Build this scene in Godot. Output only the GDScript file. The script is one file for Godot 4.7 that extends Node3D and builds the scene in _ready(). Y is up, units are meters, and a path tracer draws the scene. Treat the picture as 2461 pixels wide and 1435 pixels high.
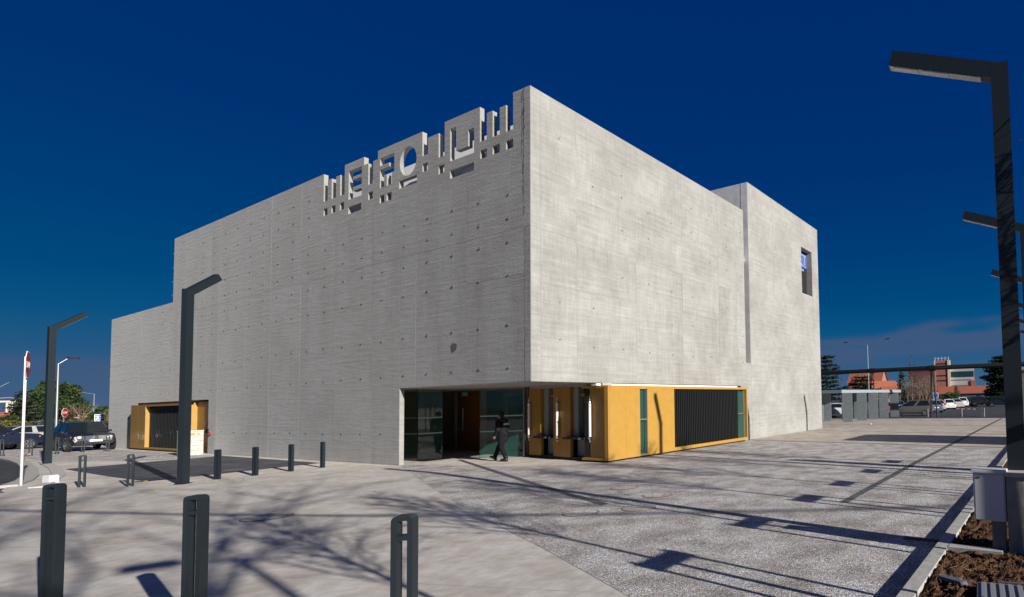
extends Node3D

var M := {}
var taken := {}
var means := {}
var rng := RandomNumberGenerator.new()


class MB:
	var v := PackedVector3Array()
	var n := PackedVector3Array()
	var c := PackedColorArray()
	var tint := Color(1, 1, 1)
	var use_color := false

	func push(p: Vector3, m: Vector3) -> void:
		v.append(p)
		n.append(m)
		c.append(tint)

	func tri(a: Vector3, b: Vector3, d: Vector3) -> void:
		var m := (b - a).cross(d - a).normalized()
		push(a, m)
		push(d, m)
		push(b, m)

	func tri_n(a: Vector3, b: Vector3, d: Vector3, na: Vector3, nb: Vector3, nd: Vector3) -> void:
		push(a, na)
		push(d, nd)
		push(b, nb)

	func quad(a: Vector3, b: Vector3, d: Vector3, e: Vector3) -> void:
		tri(a, b, d)
		tri(a, d, e)

	func box(lo: Vector3, hi: Vector3, t := Transform3D()) -> void:
		var p := []
		for i in 8:
			p.append(t * Vector3(hi.x if i & 1 else lo.x, hi.y if i & 2 else lo.y, hi.z if i & 4 else lo.z))
		quad(p[4], p[5], p[7], p[6])
		quad(p[1], p[0], p[2], p[3])
		quad(p[5], p[1], p[3], p[7])
		quad(p[0], p[4], p[6], p[2])
		quad(p[6], p[7], p[3], p[2])
		quad(p[0], p[1], p[5], p[4])

	# a box whose four upright edges and top edges are cut by r
	func cut_box(lo: Vector3, hi: Vector3, r: float, t := Transform3D()) -> void:
		var ring := PackedVector2Array([Vector2(lo.x + r, lo.z), Vector2(lo.x, lo.z + r), Vector2(lo.x, hi.z - r), Vector2(lo.x + r, hi.z), Vector2(hi.x - r, hi.z), Vector2(hi.x, hi.z - r), Vector2(hi.x, lo.z + r), Vector2(hi.x - r, lo.z)])
		var mid := Vector2((lo.x + hi.x) * 0.5, (lo.z + hi.z) * 0.5)
		for i in 8:
			var a := ring[i]
			var b := ring[(i + 1) % 8]
			var a2 := a + (mid - a).normalized() * r
			var b2 := b + (mid - b).normalized() * r
			quad(t * Vector3(a.x, lo.y, a.y), t * Vector3(b.x, lo.y, b.y), t * Vector3(b.x, hi.y - r, b.y), t * Vector3(a.x, hi.y - r, a.y))
			quad(t * Vector3(a.x, hi.y - r, a.y), t * Vector3(b.x, hi.y - r, b.y), t * Vector3(b2.x, hi.y, b2.y), t * Vector3(a2.x, hi.y, a2.y))
			tri(t * Vector3(a2.x, hi.y, a2.y), t * Vector3(b2.x, hi.y, b2.y), t * Vector3(mid.x, hi.y, mid.y))
			tri(t * Vector3(b.x, lo.y, b.y), t * Vector3(a.x, lo.y, a.y), t * Vector3(mid.x, lo.y, mid.y))

	func tube(p: Vector3, q: Vector3, r0: float, r1: float, seg := 8, caps := true) -> void:
		var d := (q - p).normalized()
		var s := d.cross(Vector3.UP if absf(d.y) < 0.95 else Vector3.RIGHT).normalized()
		var u := s.cross(d).normalized()
		for i in seg:
			var a0 := TAU * i / seg
			var a1 := TAU * (i + 1) / seg
			var n0 := s * cos(a0) + u * sin(a0)
			var n1 := s * cos(a1) + u * sin(a1)
			tri_n(p + n0 * r0, q + n1 * r1, p + n1 * r0, n0, n1, n1)
			tri_n(p + n0 * r0, q + n0 * r1, q + n1 * r1, n0, n0, n1)
			if caps:
				tri(p + n0 * r0, p + n1 * r0, p)
				tri(q + n1 * r1, q + n0 * r1, q)

	func path(pts: Array, r: float, seg := 6) -> void:
		for i in pts.size() - 1:
			tube(pts[i], pts[i + 1], r, r, seg, true)

	# profile: (radius, height) pairs upwards
	func lathe(prof: Array, o: Vector3, seg := 12, t := Basis()) -> void:
		for k in prof.size() - 1:
			var a: Vector2 = prof[k]
			var b: Vector2 = prof[k + 1]
			var sl := Vector2(b.y - a.y, a.x - b.x).normalized()
			for i in seg:
				var a0 := TAU * i / seg
				var a1 := TAU * (i + 1) / seg
				var d0 := Vector3(cos(a0), 0, sin(a0))
				var d1 := Vector3(cos(a1), 0, sin(a1))
				var n0 := t * (d0 * sl.x + Vector3.UP * sl.y)
				var n1 := t * (d1 * sl.x + Vector3.UP * sl.y)
				var p0 := o + t * (d0 * a.x + Vector3.UP * a.y)
				var p1 := o + t * (d1 * a.x + Vector3.UP * a.y)
				var q0 := o + t * (d0 * b.x + Vector3.UP * b.y)
				var q1 := o + t * (d1 * b.x + Vector3.UP * b.y)
				tri_n(p0, q0, q1, n0, n0, n1)
				tri_n(p0, q1, p1, n0, n1, n1)

	# flat polygon (x, z) at height y, facing up; with depth h it gets sides down to y - h
	func slab(poly: PackedVector2Array, y: float, h := 0.0) -> void:
		var pl := poly.duplicate()
		if Geometry2D.is_polygon_clockwise(pl):
			pl.reverse()
		var ix := Geometry2D.triangulate_polygon(pl)
		for k in range(0, ix.size(), 3):
			var a := Vector3(pl[ix[k]].x, y, pl[ix[k]].y)
			var b := Vector3(pl[ix[k + 1]].x, y, pl[ix[k + 1]].y)
			var d := Vector3(pl[ix[k + 2]].x, y, pl[ix[k + 2]].y)
			if (b - a).cross(d - a).y > 0:
				tri(a, b, d)
			else:
				tri(a, d, b)
		if h > 0:
			for k in pl.size():
				var p := pl[k]
				var q := pl[(k + 1) % pl.size()]
				var s := 1.0
				var mid := (p + q) * 0.5
				var out := Vector2((q - p).y, -(q - p).x).normalized()
				if Geometry2D.is_point_in_polygon(mid + out * 0.003, pl):
					s = -1.0
				var a := Vector3(p.x, y - h, p.y)
				var b := Vector3(q.x, y - h, q.y)
				var m := (b - a).cross(Vector3.UP)
				if m.dot(Vector3(out.x, 0, out.y) * s) > 0:
					quad(a, b, b + Vector3(0, h, 0), a + Vector3(0, h, 0))
				else:
					quad(b, a, a + Vector3(0, h, 0), b + Vector3(0, h, 0))

	# band of width w along (x, z) points
	func strip(pts: Array, w: float, y: float, h := 0.0) -> void:
		var l := PackedVector2Array()
		var r := PackedVector2Array()
		for i in pts.size():
			var p: Vector2 = pts[i]
			var d: Vector2 = (pts[mini(i + 1, pts.size() - 1)] - pts[maxi(i - 1, 0)]).normalized()
			var s := Vector2(-d.y, d.x) * w * 0.5
			l.append(p + s)
			r.append(p - s)
		r.reverse()
		l.append_array(r)
		slab(l, y, h)

	func mesh() -> ArrayMesh:
		var a := []
		a.resize(Mesh.ARRAY_MAX)
		a[Mesh.ARRAY_VERTEX] = v
		a[Mesh.ARRAY_NORMAL] = n
		if use_color:
			a[Mesh.ARRAY_COLOR] = c
		var m := ArrayMesh.new()
		m.add_surface_from_arrays(Mesh.PRIMITIVE_TRIANGLES, a)
		return m


func numbered(called: String) -> String:
	var k: int = taken.get(called, 0)
	taken[called] = k + 1
	return called if k == 0 else "%s_%03d" % [called, k]


func thing(called: String, label: String, category: String, at := Vector3.ZERO, turn := 0.0, group := "") -> Node3D:
	var o := Node3D.new()
	o.name = numbered(called)
	add_child(o)
	o.position = at
	o.rotation.y = turn
	tag(o, label, category, group)
	return o


func tag(o: Node, label: String, category: String, group := "") -> void:
	o.set_meta("label", label)
	o.set_meta("category", category)
	if group:
		o.set_meta("group", group)


func part(called: String, b: MB, m: Material, parent: Node, label := "") -> MeshInstance3D:
	return part_mesh(called, b.mesh(), m, parent, label)


func part_mesh(called: String, me: Mesh, m: Material, parent: Node, label := "") -> MeshInstance3D:
	var o := MeshInstance3D.new()
	o.mesh = me
	o.material_override = m
	if parent == self:
		o.name = numbered(called)
	else:
		var k := 0
		var nm := called
		while parent.has_node(NodePath(nm)):
			k += 1
			nm = "%s_%03d" % [called, k]
		o.name = nm
	parent.add_child(o, true)
	if label:
		o.set_meta("label", label)
	return o


func holder(called: String, parent: Node) -> Node3D:
	var o := Node3D.new()
	var k := 0
	var nm := called
	while parent.has_node(NodePath(nm)):
		k += 1
		nm = "%s_%03d" % [called, k]
	o.name = nm
	parent.add_child(o, true)
	return o


func structure(called: String, b: MB, m: Material) -> MeshInstance3D:
	var o := part(called, b, m, self)
	o.set_meta("kind", "structure")
	return o


func single(called: String, b: MB, m: Material, label: String, category: String, group := "", at := Vector3.ZERO) -> MeshInstance3D:
	var o := part(called, b, m, self)
	o.position = at
	tag(o, label, category, group)
	return o


func copy(src: Node3D, called: String, label: String, at: Vector3, turn: float) -> Node3D:
	var o: Node3D = src.duplicate()
	o.name = numbered(called)
	add_child(o)
	o.position = at
	o.rotation = Vector3(0, turn, 0)
	o.set_meta("label", label)
	return o


func lin(r: float, g: float, b: float) -> Color:
	return Color(r, g, b).linear_to_srgb()


func mat(c: Color, rough := 0.8, metal := 0.0, spec := 0.5) -> StandardMaterial3D:
	var m := StandardMaterial3D.new()
	m.albedo_color = c
	m.roughness = rough
	m.metallic = metal
	m.metallic_specular = spec
	return m


func noise(seed_: int, freq: float, oct := 4, type := FastNoiseLite.TYPE_SIMPLEX_SMOOTH) -> FastNoiseLite:
	var f := FastNoiseLite.new()
	f.seed = seed_
	f.noise_type = type
	f.frequency = freq
	f.fractal_type = FastNoiseLite.FRACTAL_FBM if oct > 1 else FastNoiseLite.FRACTAL_NONE
	f.fractal_octaves = oct
	return f


func grey(seed_: int, freq: float, w: int, h: int, oct := 4, to_w := 0, to_h := 0) -> PackedByteArray:
	var im: Image = noise(seed_, freq, oct).get_seamless_image(w, h)
	if to_w:
		im.resize(to_w, to_h, Image.INTERPOLATE_CUBIC)
	im.convert(Image.FORMAT_L8)
	return im.get_data()


func picture(bytes: PackedByteArray, w: int, h: int, rgb := true) -> ImageTexture:
	return ImageTexture.create_from_image(Image.create_from_data(w, h, false, Image.FORMAT_RGB8 if rgb else Image.FORMAT_L8, bytes))


# mean linear value of a picture, so that a material's colour can be given as its true mean
func mean_of(t: Texture2D) -> float:
	if not means.has(t):
		var im: Image = t.get_image().duplicate()
		im.resize(64, 64, Image.INTERPOLATE_LANCZOS)
		var s := 0.0
		for y in 64:
			for x in 64:
				s += im.get_pixel(x, y).srgb_to_linear().get_luminance()
		means[t] = s / 4096.0
	return means[t]


func lighten(m: StandardMaterial3D, t: Texture2D) -> void:
	var c := m.albedo_color.srgb_to_linear()
	var k := 1.0 / mean_of(t)
	m.albedo_color = Color(c.r * k, c.g * k, c.b * k).linear_to_srgb()


func world_mapped(m: StandardMaterial3D, metres: float, tex: Texture2D, height: Texture2D = null, relief := 0.0, offset := Vector3.ZERO) -> StandardMaterial3D:
	m.albedo_texture = tex
	lighten(m, tex)
	m.uv1_triplanar = true
	m.uv1_world_triplanar = true
	m.uv1_scale = Vector3.ONE / metres
	m.uv1_offset = offset
	m.uv1_triplanar_sharpness = 8.0
	if height:
		m.heightmap_enabled = true
		m.heightmap_texture = height
		m.heightmap_scale = relief
	return m


func detail(m: StandardMaterial3D, metres: float, tex: Texture2D) -> StandardMaterial3D:
	m.detail_enabled = true
	m.detail_blend_mode = BaseMaterial3D.BLEND_MODE_MUL
	m.detail_albedo = tex
	lighten(m, tex)
	m.detail_uv_layer = BaseMaterial3D.DETAIL_UV_2
	m.uv2_triplanar = true
	m.uv2_world_triplanar = true
	m.uv2_scale = Vector3.ONE / metres
	m.uv2_triplanar_sharpness = 8.0
	return m


# values 0..1 around 1 become a multiplying picture
func blotches(seed_: int, freq: float, w: int, h: int, lo: float, hi: float, warm := 0.0, to_w := 0, to_h := 0) -> ImageTexture:
	var g := grey(seed_, freq, w, h, 4, to_w, to_h)
	var out := PackedByteArray()
	out.resize(g.size() * 3)
	for i in g.size():
		var t := g[i] / 255.0
		var x := lerpf(lo, hi, t)
		out[i * 3] = clampi(int(255.0 * x * (1.0 + warm * (1.0 - t))), 0, 255)
		out[i * 3 + 1] = clampi(int(255.0 * x), 0, 255)
		out[i * 3 + 2] = clampi(int(255.0 * x * (1.0 - warm * (1.0 - t))), 0, 255)
	return picture(out, to_w if to_w else w, to_h if to_h else h)


func make_textures() -> void:
	# board-marked concrete: horizontal boards, streaks, pits
	var W := 1024
	var fine := grey(11, 0.09, W, W, 3)
	var mid := grey(12, 0.012, W, W, 4)
	var streak := grey(13, 0.05, 128, W, 4, W, W)
	var upright := grey(14, 0.05, W, 128, 4, W, W)
	var col := PackedByteArray()
	var hgt := PackedByteArray()
	col.resize(W * W * 3)
	hgt.resize(W * W)
	var r := RandomNumberGenerator.new()
	r.seed = 5
	var row_tone := PackedFloat32Array()
	var row_edge := PackedFloat32Array()
	row_tone.resize(W)
	row_edge.resize(W)
	var y := 0
	while y < W:
		var bh := r.randi_range(9, 17)
		var tone := r.randf_range(-0.016, 0.016)
		for k in bh:
			if y + k < W:
				row_tone[y + k] = tone
				row_edge[y + k] = r.randf_range(0.4, 1.0) if k == 0 else 0.0
		y += bh
	for j in W:
		for i in W:
			var q := j * W + i
			var f := fine[q] / 255.0 - 0.5
			var s := streak[q] / 255.0 - 0.5
			var u := upright[q] / 255.0 - 0.5
			var e := row_edge[j] * clampf((mid[q] / 255.0 - 0.42) * 4.0, 0.0, 1.0)
			var x := 0.84 + row_tone[j] + f * 0.06 + s * 0.06 + (mid[q] / 255.0 - 0.5) * 0.07 + u * 0.06 - e * 0.10
			var b := clampi(int(255.0 * x), 0, 255)
			col[q * 3] = b
			col[q * 3 + 1] = b
			col[q * 3 + 2] = clampi(b - 2, 0, 255)
			hgt[q] = clampi(int(128.0 + f * 90.0 + s * 120.0 + row_tone[j] * 900.0 - e * 70.0), 0, 255)
	M.tex_wall = picture(col, W, W)
	M.hgt_wall = picture(hgt, W, W, false)
	M.tex_wall_big = blotches(21, 0.016, 512, 512, 0.89, 1.04, 0.01)
	M.tex_wall_run = blotches(22, 0.03, 512, 64, 0.88, 1.06, 0.01, 512, 512)
	# washed aggregate: stones of many greys
	var im: Image
	var cell := FastNoiseLite.new()
	cell.seed = 31
	cell.noise_type = FastNoiseLite.TYPE_CELLULAR
	cell.frequency = 0.2
	cell.cellular_return_type = FastNoiseLite.RETURN_CELL_VALUE
	cell.fractal_type = FastNoiseLite.FRACTAL_NONE
	im = cell.get_seamless_image(W, W)
	im.convert(Image.FORMAT_L8)
	var cv := im.get_data()
	cell.cellular_return_type = FastNoiseLite.RETURN_DISTANCE
	im = cell.get_seamless_image(W, W)
	im.convert(Image.FORMAT_L8)
	var cd := im.get_data()
	col.resize(W * W * 3)
	for q in W * W:
		var t := cv[q] / 255.0
		var d := cd[q] / 255.0
		var x := 0.50 + 0.46 * t * t + 0.08 * sin(t * 91.0) - 0.26 * d
		var wr := 0.06 * sin(t * 57.0)
		col[q * 3] = clampi(int(255.0 * (x + wr * 0.5)), 20, 255)
		col[q * 3 + 1] = clampi(int(255.0 * x), 20, 255)
		col[q * 3 + 2] = clampi(int(255.0 * (x - wr * 0.6)), 20, 255)
		hgt[q] = clampi(255 - cd[q], 0, 255)
	M.tex_gravel = picture(col, W, W)
	M.hgt_gravel = picture(hgt, W, W, false)
	M.tex_gravel_big = blotches(32, 0.02, 512, 512, 0.74, 1.10, 0.03)
	# brushed pavement concrete
	var pf := grey(41, 0.25, W, W, 2)
	var pm := grey(42, 0.01, W, W, 5)
	var ps := grey(43, 0.04, W, 256, 4, W, W)
	for q in W * W:
		var x := 0.86 + (pf[q] / 255.0 - 0.5) * 0.12 + (pm[q] / 255.0 - 0.5) * 0.12 + (ps[q] / 255.0 - 0.5) * 0.06
		col[q * 3] = clampi(int(255.0 * x), 0, 255)
		col[q * 3 + 1] = clampi(int(252.0 * x), 0, 255)
		col[q * 3 + 2] = clampi(int(247.0 * x), 0, 255)
		hgt[q] = clampi(int(pf[q] * 0.6 + ps[q] * 0.4), 0, 255)
	M.tex_pave = picture(col, W, W)
	M.hgt_pave = picture(hgt, W, W, false)
	M.tex_pave_big = blotches(44, 0.02, 512, 512, 0.86, 1.06, 0.03)
	# asphalt
	var af := grey(51, 0.35, 512, 512, 2)
	var am := grey(52, 0.012, 512, 512, 4)
	col.resize(512 * 512 * 3)
	for q in 512 * 512:
		var x := 0.7 + (af[q] / 255.0 - 0.5) * 0.5 + (am[q] / 255.0 - 0.5) * 0.45
		for k in 3:
			col[q * 3 + k] = clampi(int(255.0 * x), 0, 255)
	M.tex_asphalt = picture(col, 512, 512)
	# earth
	var ef := grey(61, 0.15, 512, 512, 4)
	var em := grey(62, 0.02, 512, 512, 3)
	for q in 512 * 512:
		var t := ef[q] / 255.0
		var x := 0.35 + t * 0.65 + (em[q] / 255.0 - 0.5) * 0.4
		col[q * 3] = clampi(int(255.0 * x), 0, 255)
		col[q * 3 + 1] = clampi(int(255.0 * x * 0.92), 0, 255)
		col[q * 3 + 2] = clampi(int(255.0 * x * 0.84), 0, 255)
	M.tex_earth = picture(col, 512, 512)
	# fine perforated gold sheet
	var gf := grey(71, 0.4, 512, 512, 2)
	var gm := grey(72, 0.01, 512, 512, 3)
	for q in 512 * 512:
		var x := 0.9 + (gf[q] / 255.0 - 0.5) * 0.08 + (gm[q] / 255.0 - 0.5) * 0.05
		for k in 3:
			col[q * 3 + k] = clampi(int(255.0 * x), 0, 255)
	M.tex_sheet = picture(col, 512, 512)


func make_materials() -> void:
	for k in 6:
		var tone: float = [1.0, 0.97, 1.02, 0.985, 1.01, 0.955][k]
		var m := mat(lin(0.272 * tone, 0.270 * tone, 0.263 * tone), 0.88, 0.0, 0.3)
		world_mapped(m, 8.0, M.tex_wall, M.hgt_wall, 1.0, Vector3(0.13 * k, 0.31 * k, 0.2 * k))
		m.rim_enabled = true
		m.rim = 0.68
		m.rim_tint = 0.3
		detail(m, 26.0, M.tex_wall_big if k % 2 == 0 else M.tex_wall_run)
		M["wall%d" % k] = m
	M.smooth_wall = world_mapped(mat(lin(0.66, 0.66, 0.67), 0.8, 0.0, 0.3), 9.0, M.tex_pave)
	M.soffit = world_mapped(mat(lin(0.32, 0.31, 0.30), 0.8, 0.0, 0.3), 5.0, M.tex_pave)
	M.tie = mat(lin(0.165, 0.163, 0.16), 0.9)
	M.stain = world_mapped(mat(lin(0.11, 0.115, 0.12), 0.9), 3.0, M.tex_pave)
	M.stain_soft = world_mapped(mat(lin(0.24, 0.235, 0.225), 0.9), 5.0, M.tex_wall)
	M.white_roof = mat(lin(0.80, 0.80, 0.80), 0.6)
	M.white_paint = mat(lin(0.78, 0.78, 0.76), 0.5)
	M.gold = world_mapped(mat(lin(0.37, 0.205, 0.035), 0.5, 0.0, 0.5), 2.0, M.tex_sheet)
	M.brown_gold = world_mapped(mat(lin(0.33, 0.165, 0.022), 0.5, 0.0, 0.5), 2.0, M.tex_sheet)
	M.brown_door = world_mapped(mat(lin(0.30, 0.115, 0.022), 0.5, 0.0, 0.5), 2.0, M.tex_sheet)
	M.slat = mat(lin(0.006, 0.0065, 0.0075), 0.5, 0.0, 0.4)
	M.black = mat(lin(0.008, 0.008, 0.009), 0.6)
	M.dark_void = mat(lin(0.012, 0.011, 0.010), 0.9)
	M.lobby = mat(lin(0.16, 0.12, 0.06), 0.8)
	M.charcoal = mat(lin(0.012, 0.018, 0.023), 0.42, 0.0, 0.4)
	M.charcoal_flat = mat(lin(0.011, 0.014, 0.017), 0.55, 0.0, 0.4)
	M.steel = mat(lin(0.40, 0.41, 0.42), 0.35, 0.8)
	M.chrome = mat(lin(0.75, 0.75, 0.76), 0.12, 1.0)
	M.tube_white = mat(lin(0.62, 0.62, 0.63), 0.25)
	M.galvanised = world_mapped(mat(lin(0.22, 0.265, 0.295), 0.55, 0.3), 3.0, M.tex_pave)
	M.galvanised_pale = mat(lin(0.30, 0.35, 0.39), 0.5, 0.3)
	M.gravel = detail(world_mapped(mat(lin(0.335, 0.327, 0.322), 0.9, 0.0, 0.3), 1.9, M.tex_gravel, M.hgt_gravel, 0.5), 9.0, M.tex_gravel_big)
	M.pave = detail(world_mapped(mat(lin(0.46, 0.452, 0.44), 0.85, 0.0, 0.3), 2.7, M.tex_pave, M.hgt_pave, 0.25), 13.0, M.tex_pave_big)
	M.pave_pale = detail(world_mapped(mat(lin(0.50, 0.49, 0.47), 0.85, 0.0, 0.3), 3.1, M.tex_pave, M.hgt_pave, 0.2), 17.0, M.tex_pave_big)
	M.pave_far = detail(world_mapped(mat(lin(0.40, 0.375, 0.345), 0.85, 0.0, 0.3), 4.3, M.tex_pave), 15.0, M.tex_pave_big)
	M.kerb = world_mapped(mat(lin(0.36, 0.36, 0.355), 0.85, 0.0, 0.3), 2.0, M.tex_pave, M.hgt_pave, 0.2)
	M.cap_stone = world_mapped(mat(lin(0.42, 0.42, 0.41), 0.8, 0.0, 0.3), 2.0, M.tex_pave)
	M.rough_wall = world_mapped(mat(lin(0.26, 0.255, 0.24), 0.9, 0.0, 0.3), 2.0, M.tex_pave, M.hgt_pave, 1.0)
	M.asphalt = world_mapped(mat(lin(0.044, 0.045, 0.050), 0.85, 0.0, 0.4), 3.0, M.tex_asphalt)
	M.patch = world_mapped(mat(lin(0.058, 0.06, 0.068), 0.62, 0.0, 0.5), 7.0, M.tex_asphalt)
	M.drain = world_mapped(mat(lin(0.075, 0.076, 0.082), 0.8), 1.0, M.tex_asphalt)
	M.earth = world_mapped(mat(lin(0.060, 0.038, 0.026), 0.95, 0.0, 0.2), 0.9, M.tex_earth)
	M.clod = world_mapped(mat(lin(0.066, 0.043, 0.030), 0.95, 0.0, 0.2), 0.35, M.tex_earth)
	M.straw = mat(lin(0.30, 0.22, 0.12), 0.9)
	M.rust = mat(lin(0.12, 0.055, 0.025), 0.9)
	M.iron = mat(lin(0.06, 0.055, 0.05), 0.7)
	M.red = mat(lin(0.42, 0.02, 0.03), 0.5)
	M.red_bright = mat(lin(0.5, 0.03, 0.03), 0.3)
	M.blue = mat(lin(0.02, 0.09, 0.42), 0.4)
	M.orange = mat(lin(0.55, 0.24, 0.03), 0.5)
	M.green_sign = mat(lin(0.02, 0.35, 0.2), 0.4)
	M.yellow_line = mat(lin(0.45, 0.36, 0.10), 0.8)
	M.skin = mat(lin(0.32, 0.16, 0.11), 0.6)
	M.jacket = mat(lin(0.013, 0.013, 0.016), 0.85, 0.0, 0.2)
	M.trousers = mat(lin(0.010, 0.010, 0.012), 0.9, 0.0, 0.2)
	M.leather = mat(lin(0.008, 0.008, 0.008), 0.45)
	M.bark = mat(lin(0.10, 0.085, 0.07), 0.95)
	M.bark_pale = mat(lin(0.24, 0.19, 0.13), 0.95)
	M.timber = mat(lin(0.30, 0.22, 0.13), 0.9)
	var lf := mat(Color.WHITE, 0.75, 0.0, 0.3)
	lf.vertex_color_use_as_albedo = true
	lf.backlight_enabled = true
	lf.backlight = Color(0.12, 0.16, 0.05)
	M.leaf = lf
	var g := mat(Color(0.24, 0.50, 0.45, 0.17), 0.02, 0.0, 0.5)
	g.transparency = BaseMaterial3D.TRANSPARENCY_ALPHA
	M.glass = g
	M.car_glass = mat(lin(0.010, 0.014, 0.016), 0.06, 0.0, 0.6)
	M.strip = mat(lin(0.30, 0.42, 0.40), 0.6)
	M.tyre = mat(lin(0.012, 0.012, 0.012), 0.9)
	M.rim = mat(lin(0.45, 0.45, 0.46), 0.3, 0.8)
	M.headlight = mat(lin(0.65, 0.66, 0.68), 0.1, 0.2)
	M.taillight = mat(lin(0.45, 0.015, 0.015), 0.15)
	M.indicator = mat(lin(0.6, 0.16, 0.02), 0.2)
	M.brick = mat(lin(0.33, 0.125, 0.095), 0.9)
	M.brick_dark = mat(lin(0.13, 0.06, 0.055), 0.9)
	M.roof_tile = mat(lin(0.30, 0.09, 0.05), 0.9)
	M.render_cream = mat(lin(0.62, 0.52, 0.40), 0.9)
	M.render_grey = mat(lin(0.42, 0.40, 0.40), 0.9)
	M.band_glass = mat(lin(0.015, 0.05, 0.045), 0.08, 0.0, 0.6)
	M.slate = mat(lin(0.09, 0.10, 0.12), 0.8)
	M.water = mat(lin(0.012, 0.013, 0.014), 0.03, 0.0, 0.6)
	M.cabinet = mat(lin(0.50, 0.51, 0.53), 0.5)
	M.lid = mat(lin(0.20, 0.21, 0.23), 0.5)
	M.cabinet_post = mat(lin(0.16, 0.14, 0.135), 0.7)
	M.screen = mat(lin(0.020, 0.020, 0.026), 0.25)
	M.screen_blue = mat(lin(0.17, 0.24, 0.62), 0.35)


func text(called: String, s: String, size: float, m: Material, parent: Node, t: Transform3D, bold := true) -> void:
	var tm := TextMesh.new()
	var f := SystemFont.new()
	f.font_names = PackedStringArray(["Droid Sans"])
	if bold:
		f.font_weight = 700
	tm.font = f
	tm.text = s
	tm.font_size = 64
	tm.pixel_size = size / 64.0
	tm.depth = 0.004
	tm.curve_step = 2.0
	var o := part_mesh(called, tm, m, parent)
	o.transform = t


# ---------- the concert hall ----------
func cells(b: MB, us: Array, vs: Array, thick: float, voids: Array, fills: Array, at: Callable) -> void:
	var nu := us.size() - 1
	var nv := vs.size() - 1
	var solid := []
	for j in nv:
		var row := []
		for i in nu:
			var cu: float = (us[i] + us[i + 1]) * 0.5
			var cv: float = (vs[j] + vs[j + 1]) * 0.5
			var s := true
			for r in voids:
				if cu > r[0] and cu < r[1] and cv > r[2] and cv < r[3]:
					s = false
			for r in fills:
				if cu > r[0] and cu < r[1] and cv > r[2] and cv < r[3]:
					s = true
			row.append(s)
		solid.append(row)
	for j in nv:
		for i in nu:
			if not solid[j][i]:
				continue
			var a: float = us[i]
			var d: float = us[i + 1]
			var e: float = vs[j]
			var f: float = vs[j + 1]
			b.quad(at.call(a, e, 0.0), at.call(d, e, 0.0), at.call(d, f, 0.0), at.call(a, f, 0.0))
			b.quad(at.call(d, e, thick), at.call(a, e, thick), at.call(a, f, thick), at.call(d, f, thick))
			if i == 0 or not solid[j][i - 1]:
				b.quad(at.call(a, e, thick), at.call(a, e, 0.0), at.call(a, f, 0.0), at.call(a, f, thick))
			if i == nu - 1 or not solid[j][i + 1]:
				b.quad(at.call(d, e, 0.0), at.call(d, e, thick), at.call(d, f, thick), at.call(d, f, 0.0))
			if j == nv - 1 or not solid[j + 1][i]:
				b.quad(at.call(a, f, 0.0), at.call(d, f, 0.0), at.call(d, f, thick), at.call(a, f, thick))
			if j == 0 or not solid[j - 1][i]:
				b.quad(at.call(a, e, thick), at.call(d, e, thick), at.call(d, e, 0.0), at.call(a, e, 0.0))


func breaks(rects: Array, k: int, extra: Array) -> Array:
	var out := extra.duplicate()
	for r in rects:
		out.append(r[k])
		out.append(r[k + 1])
	out.sort()
	var uniq := []
	for x in out:
		if uniq.is_empty() or x - uniq[-1] > 0.0015:
			uniq.append(x)
	return uniq


func panel_face(parent: Node, lo: Vector3, hi: Vector3, k: int) -> void:
	var b := MB.new()
	b.box(lo, hi)
	part("concrete_panel", b, M["wall%d" % k], parent)


func tie_hole(parent: Node, me: Mesh, p: Vector3, turn: float) -> void:
	var o := part_mesh("tie_hole", me, M.tie, parent)
	o.position = p
	o.rotation.y = turn


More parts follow.
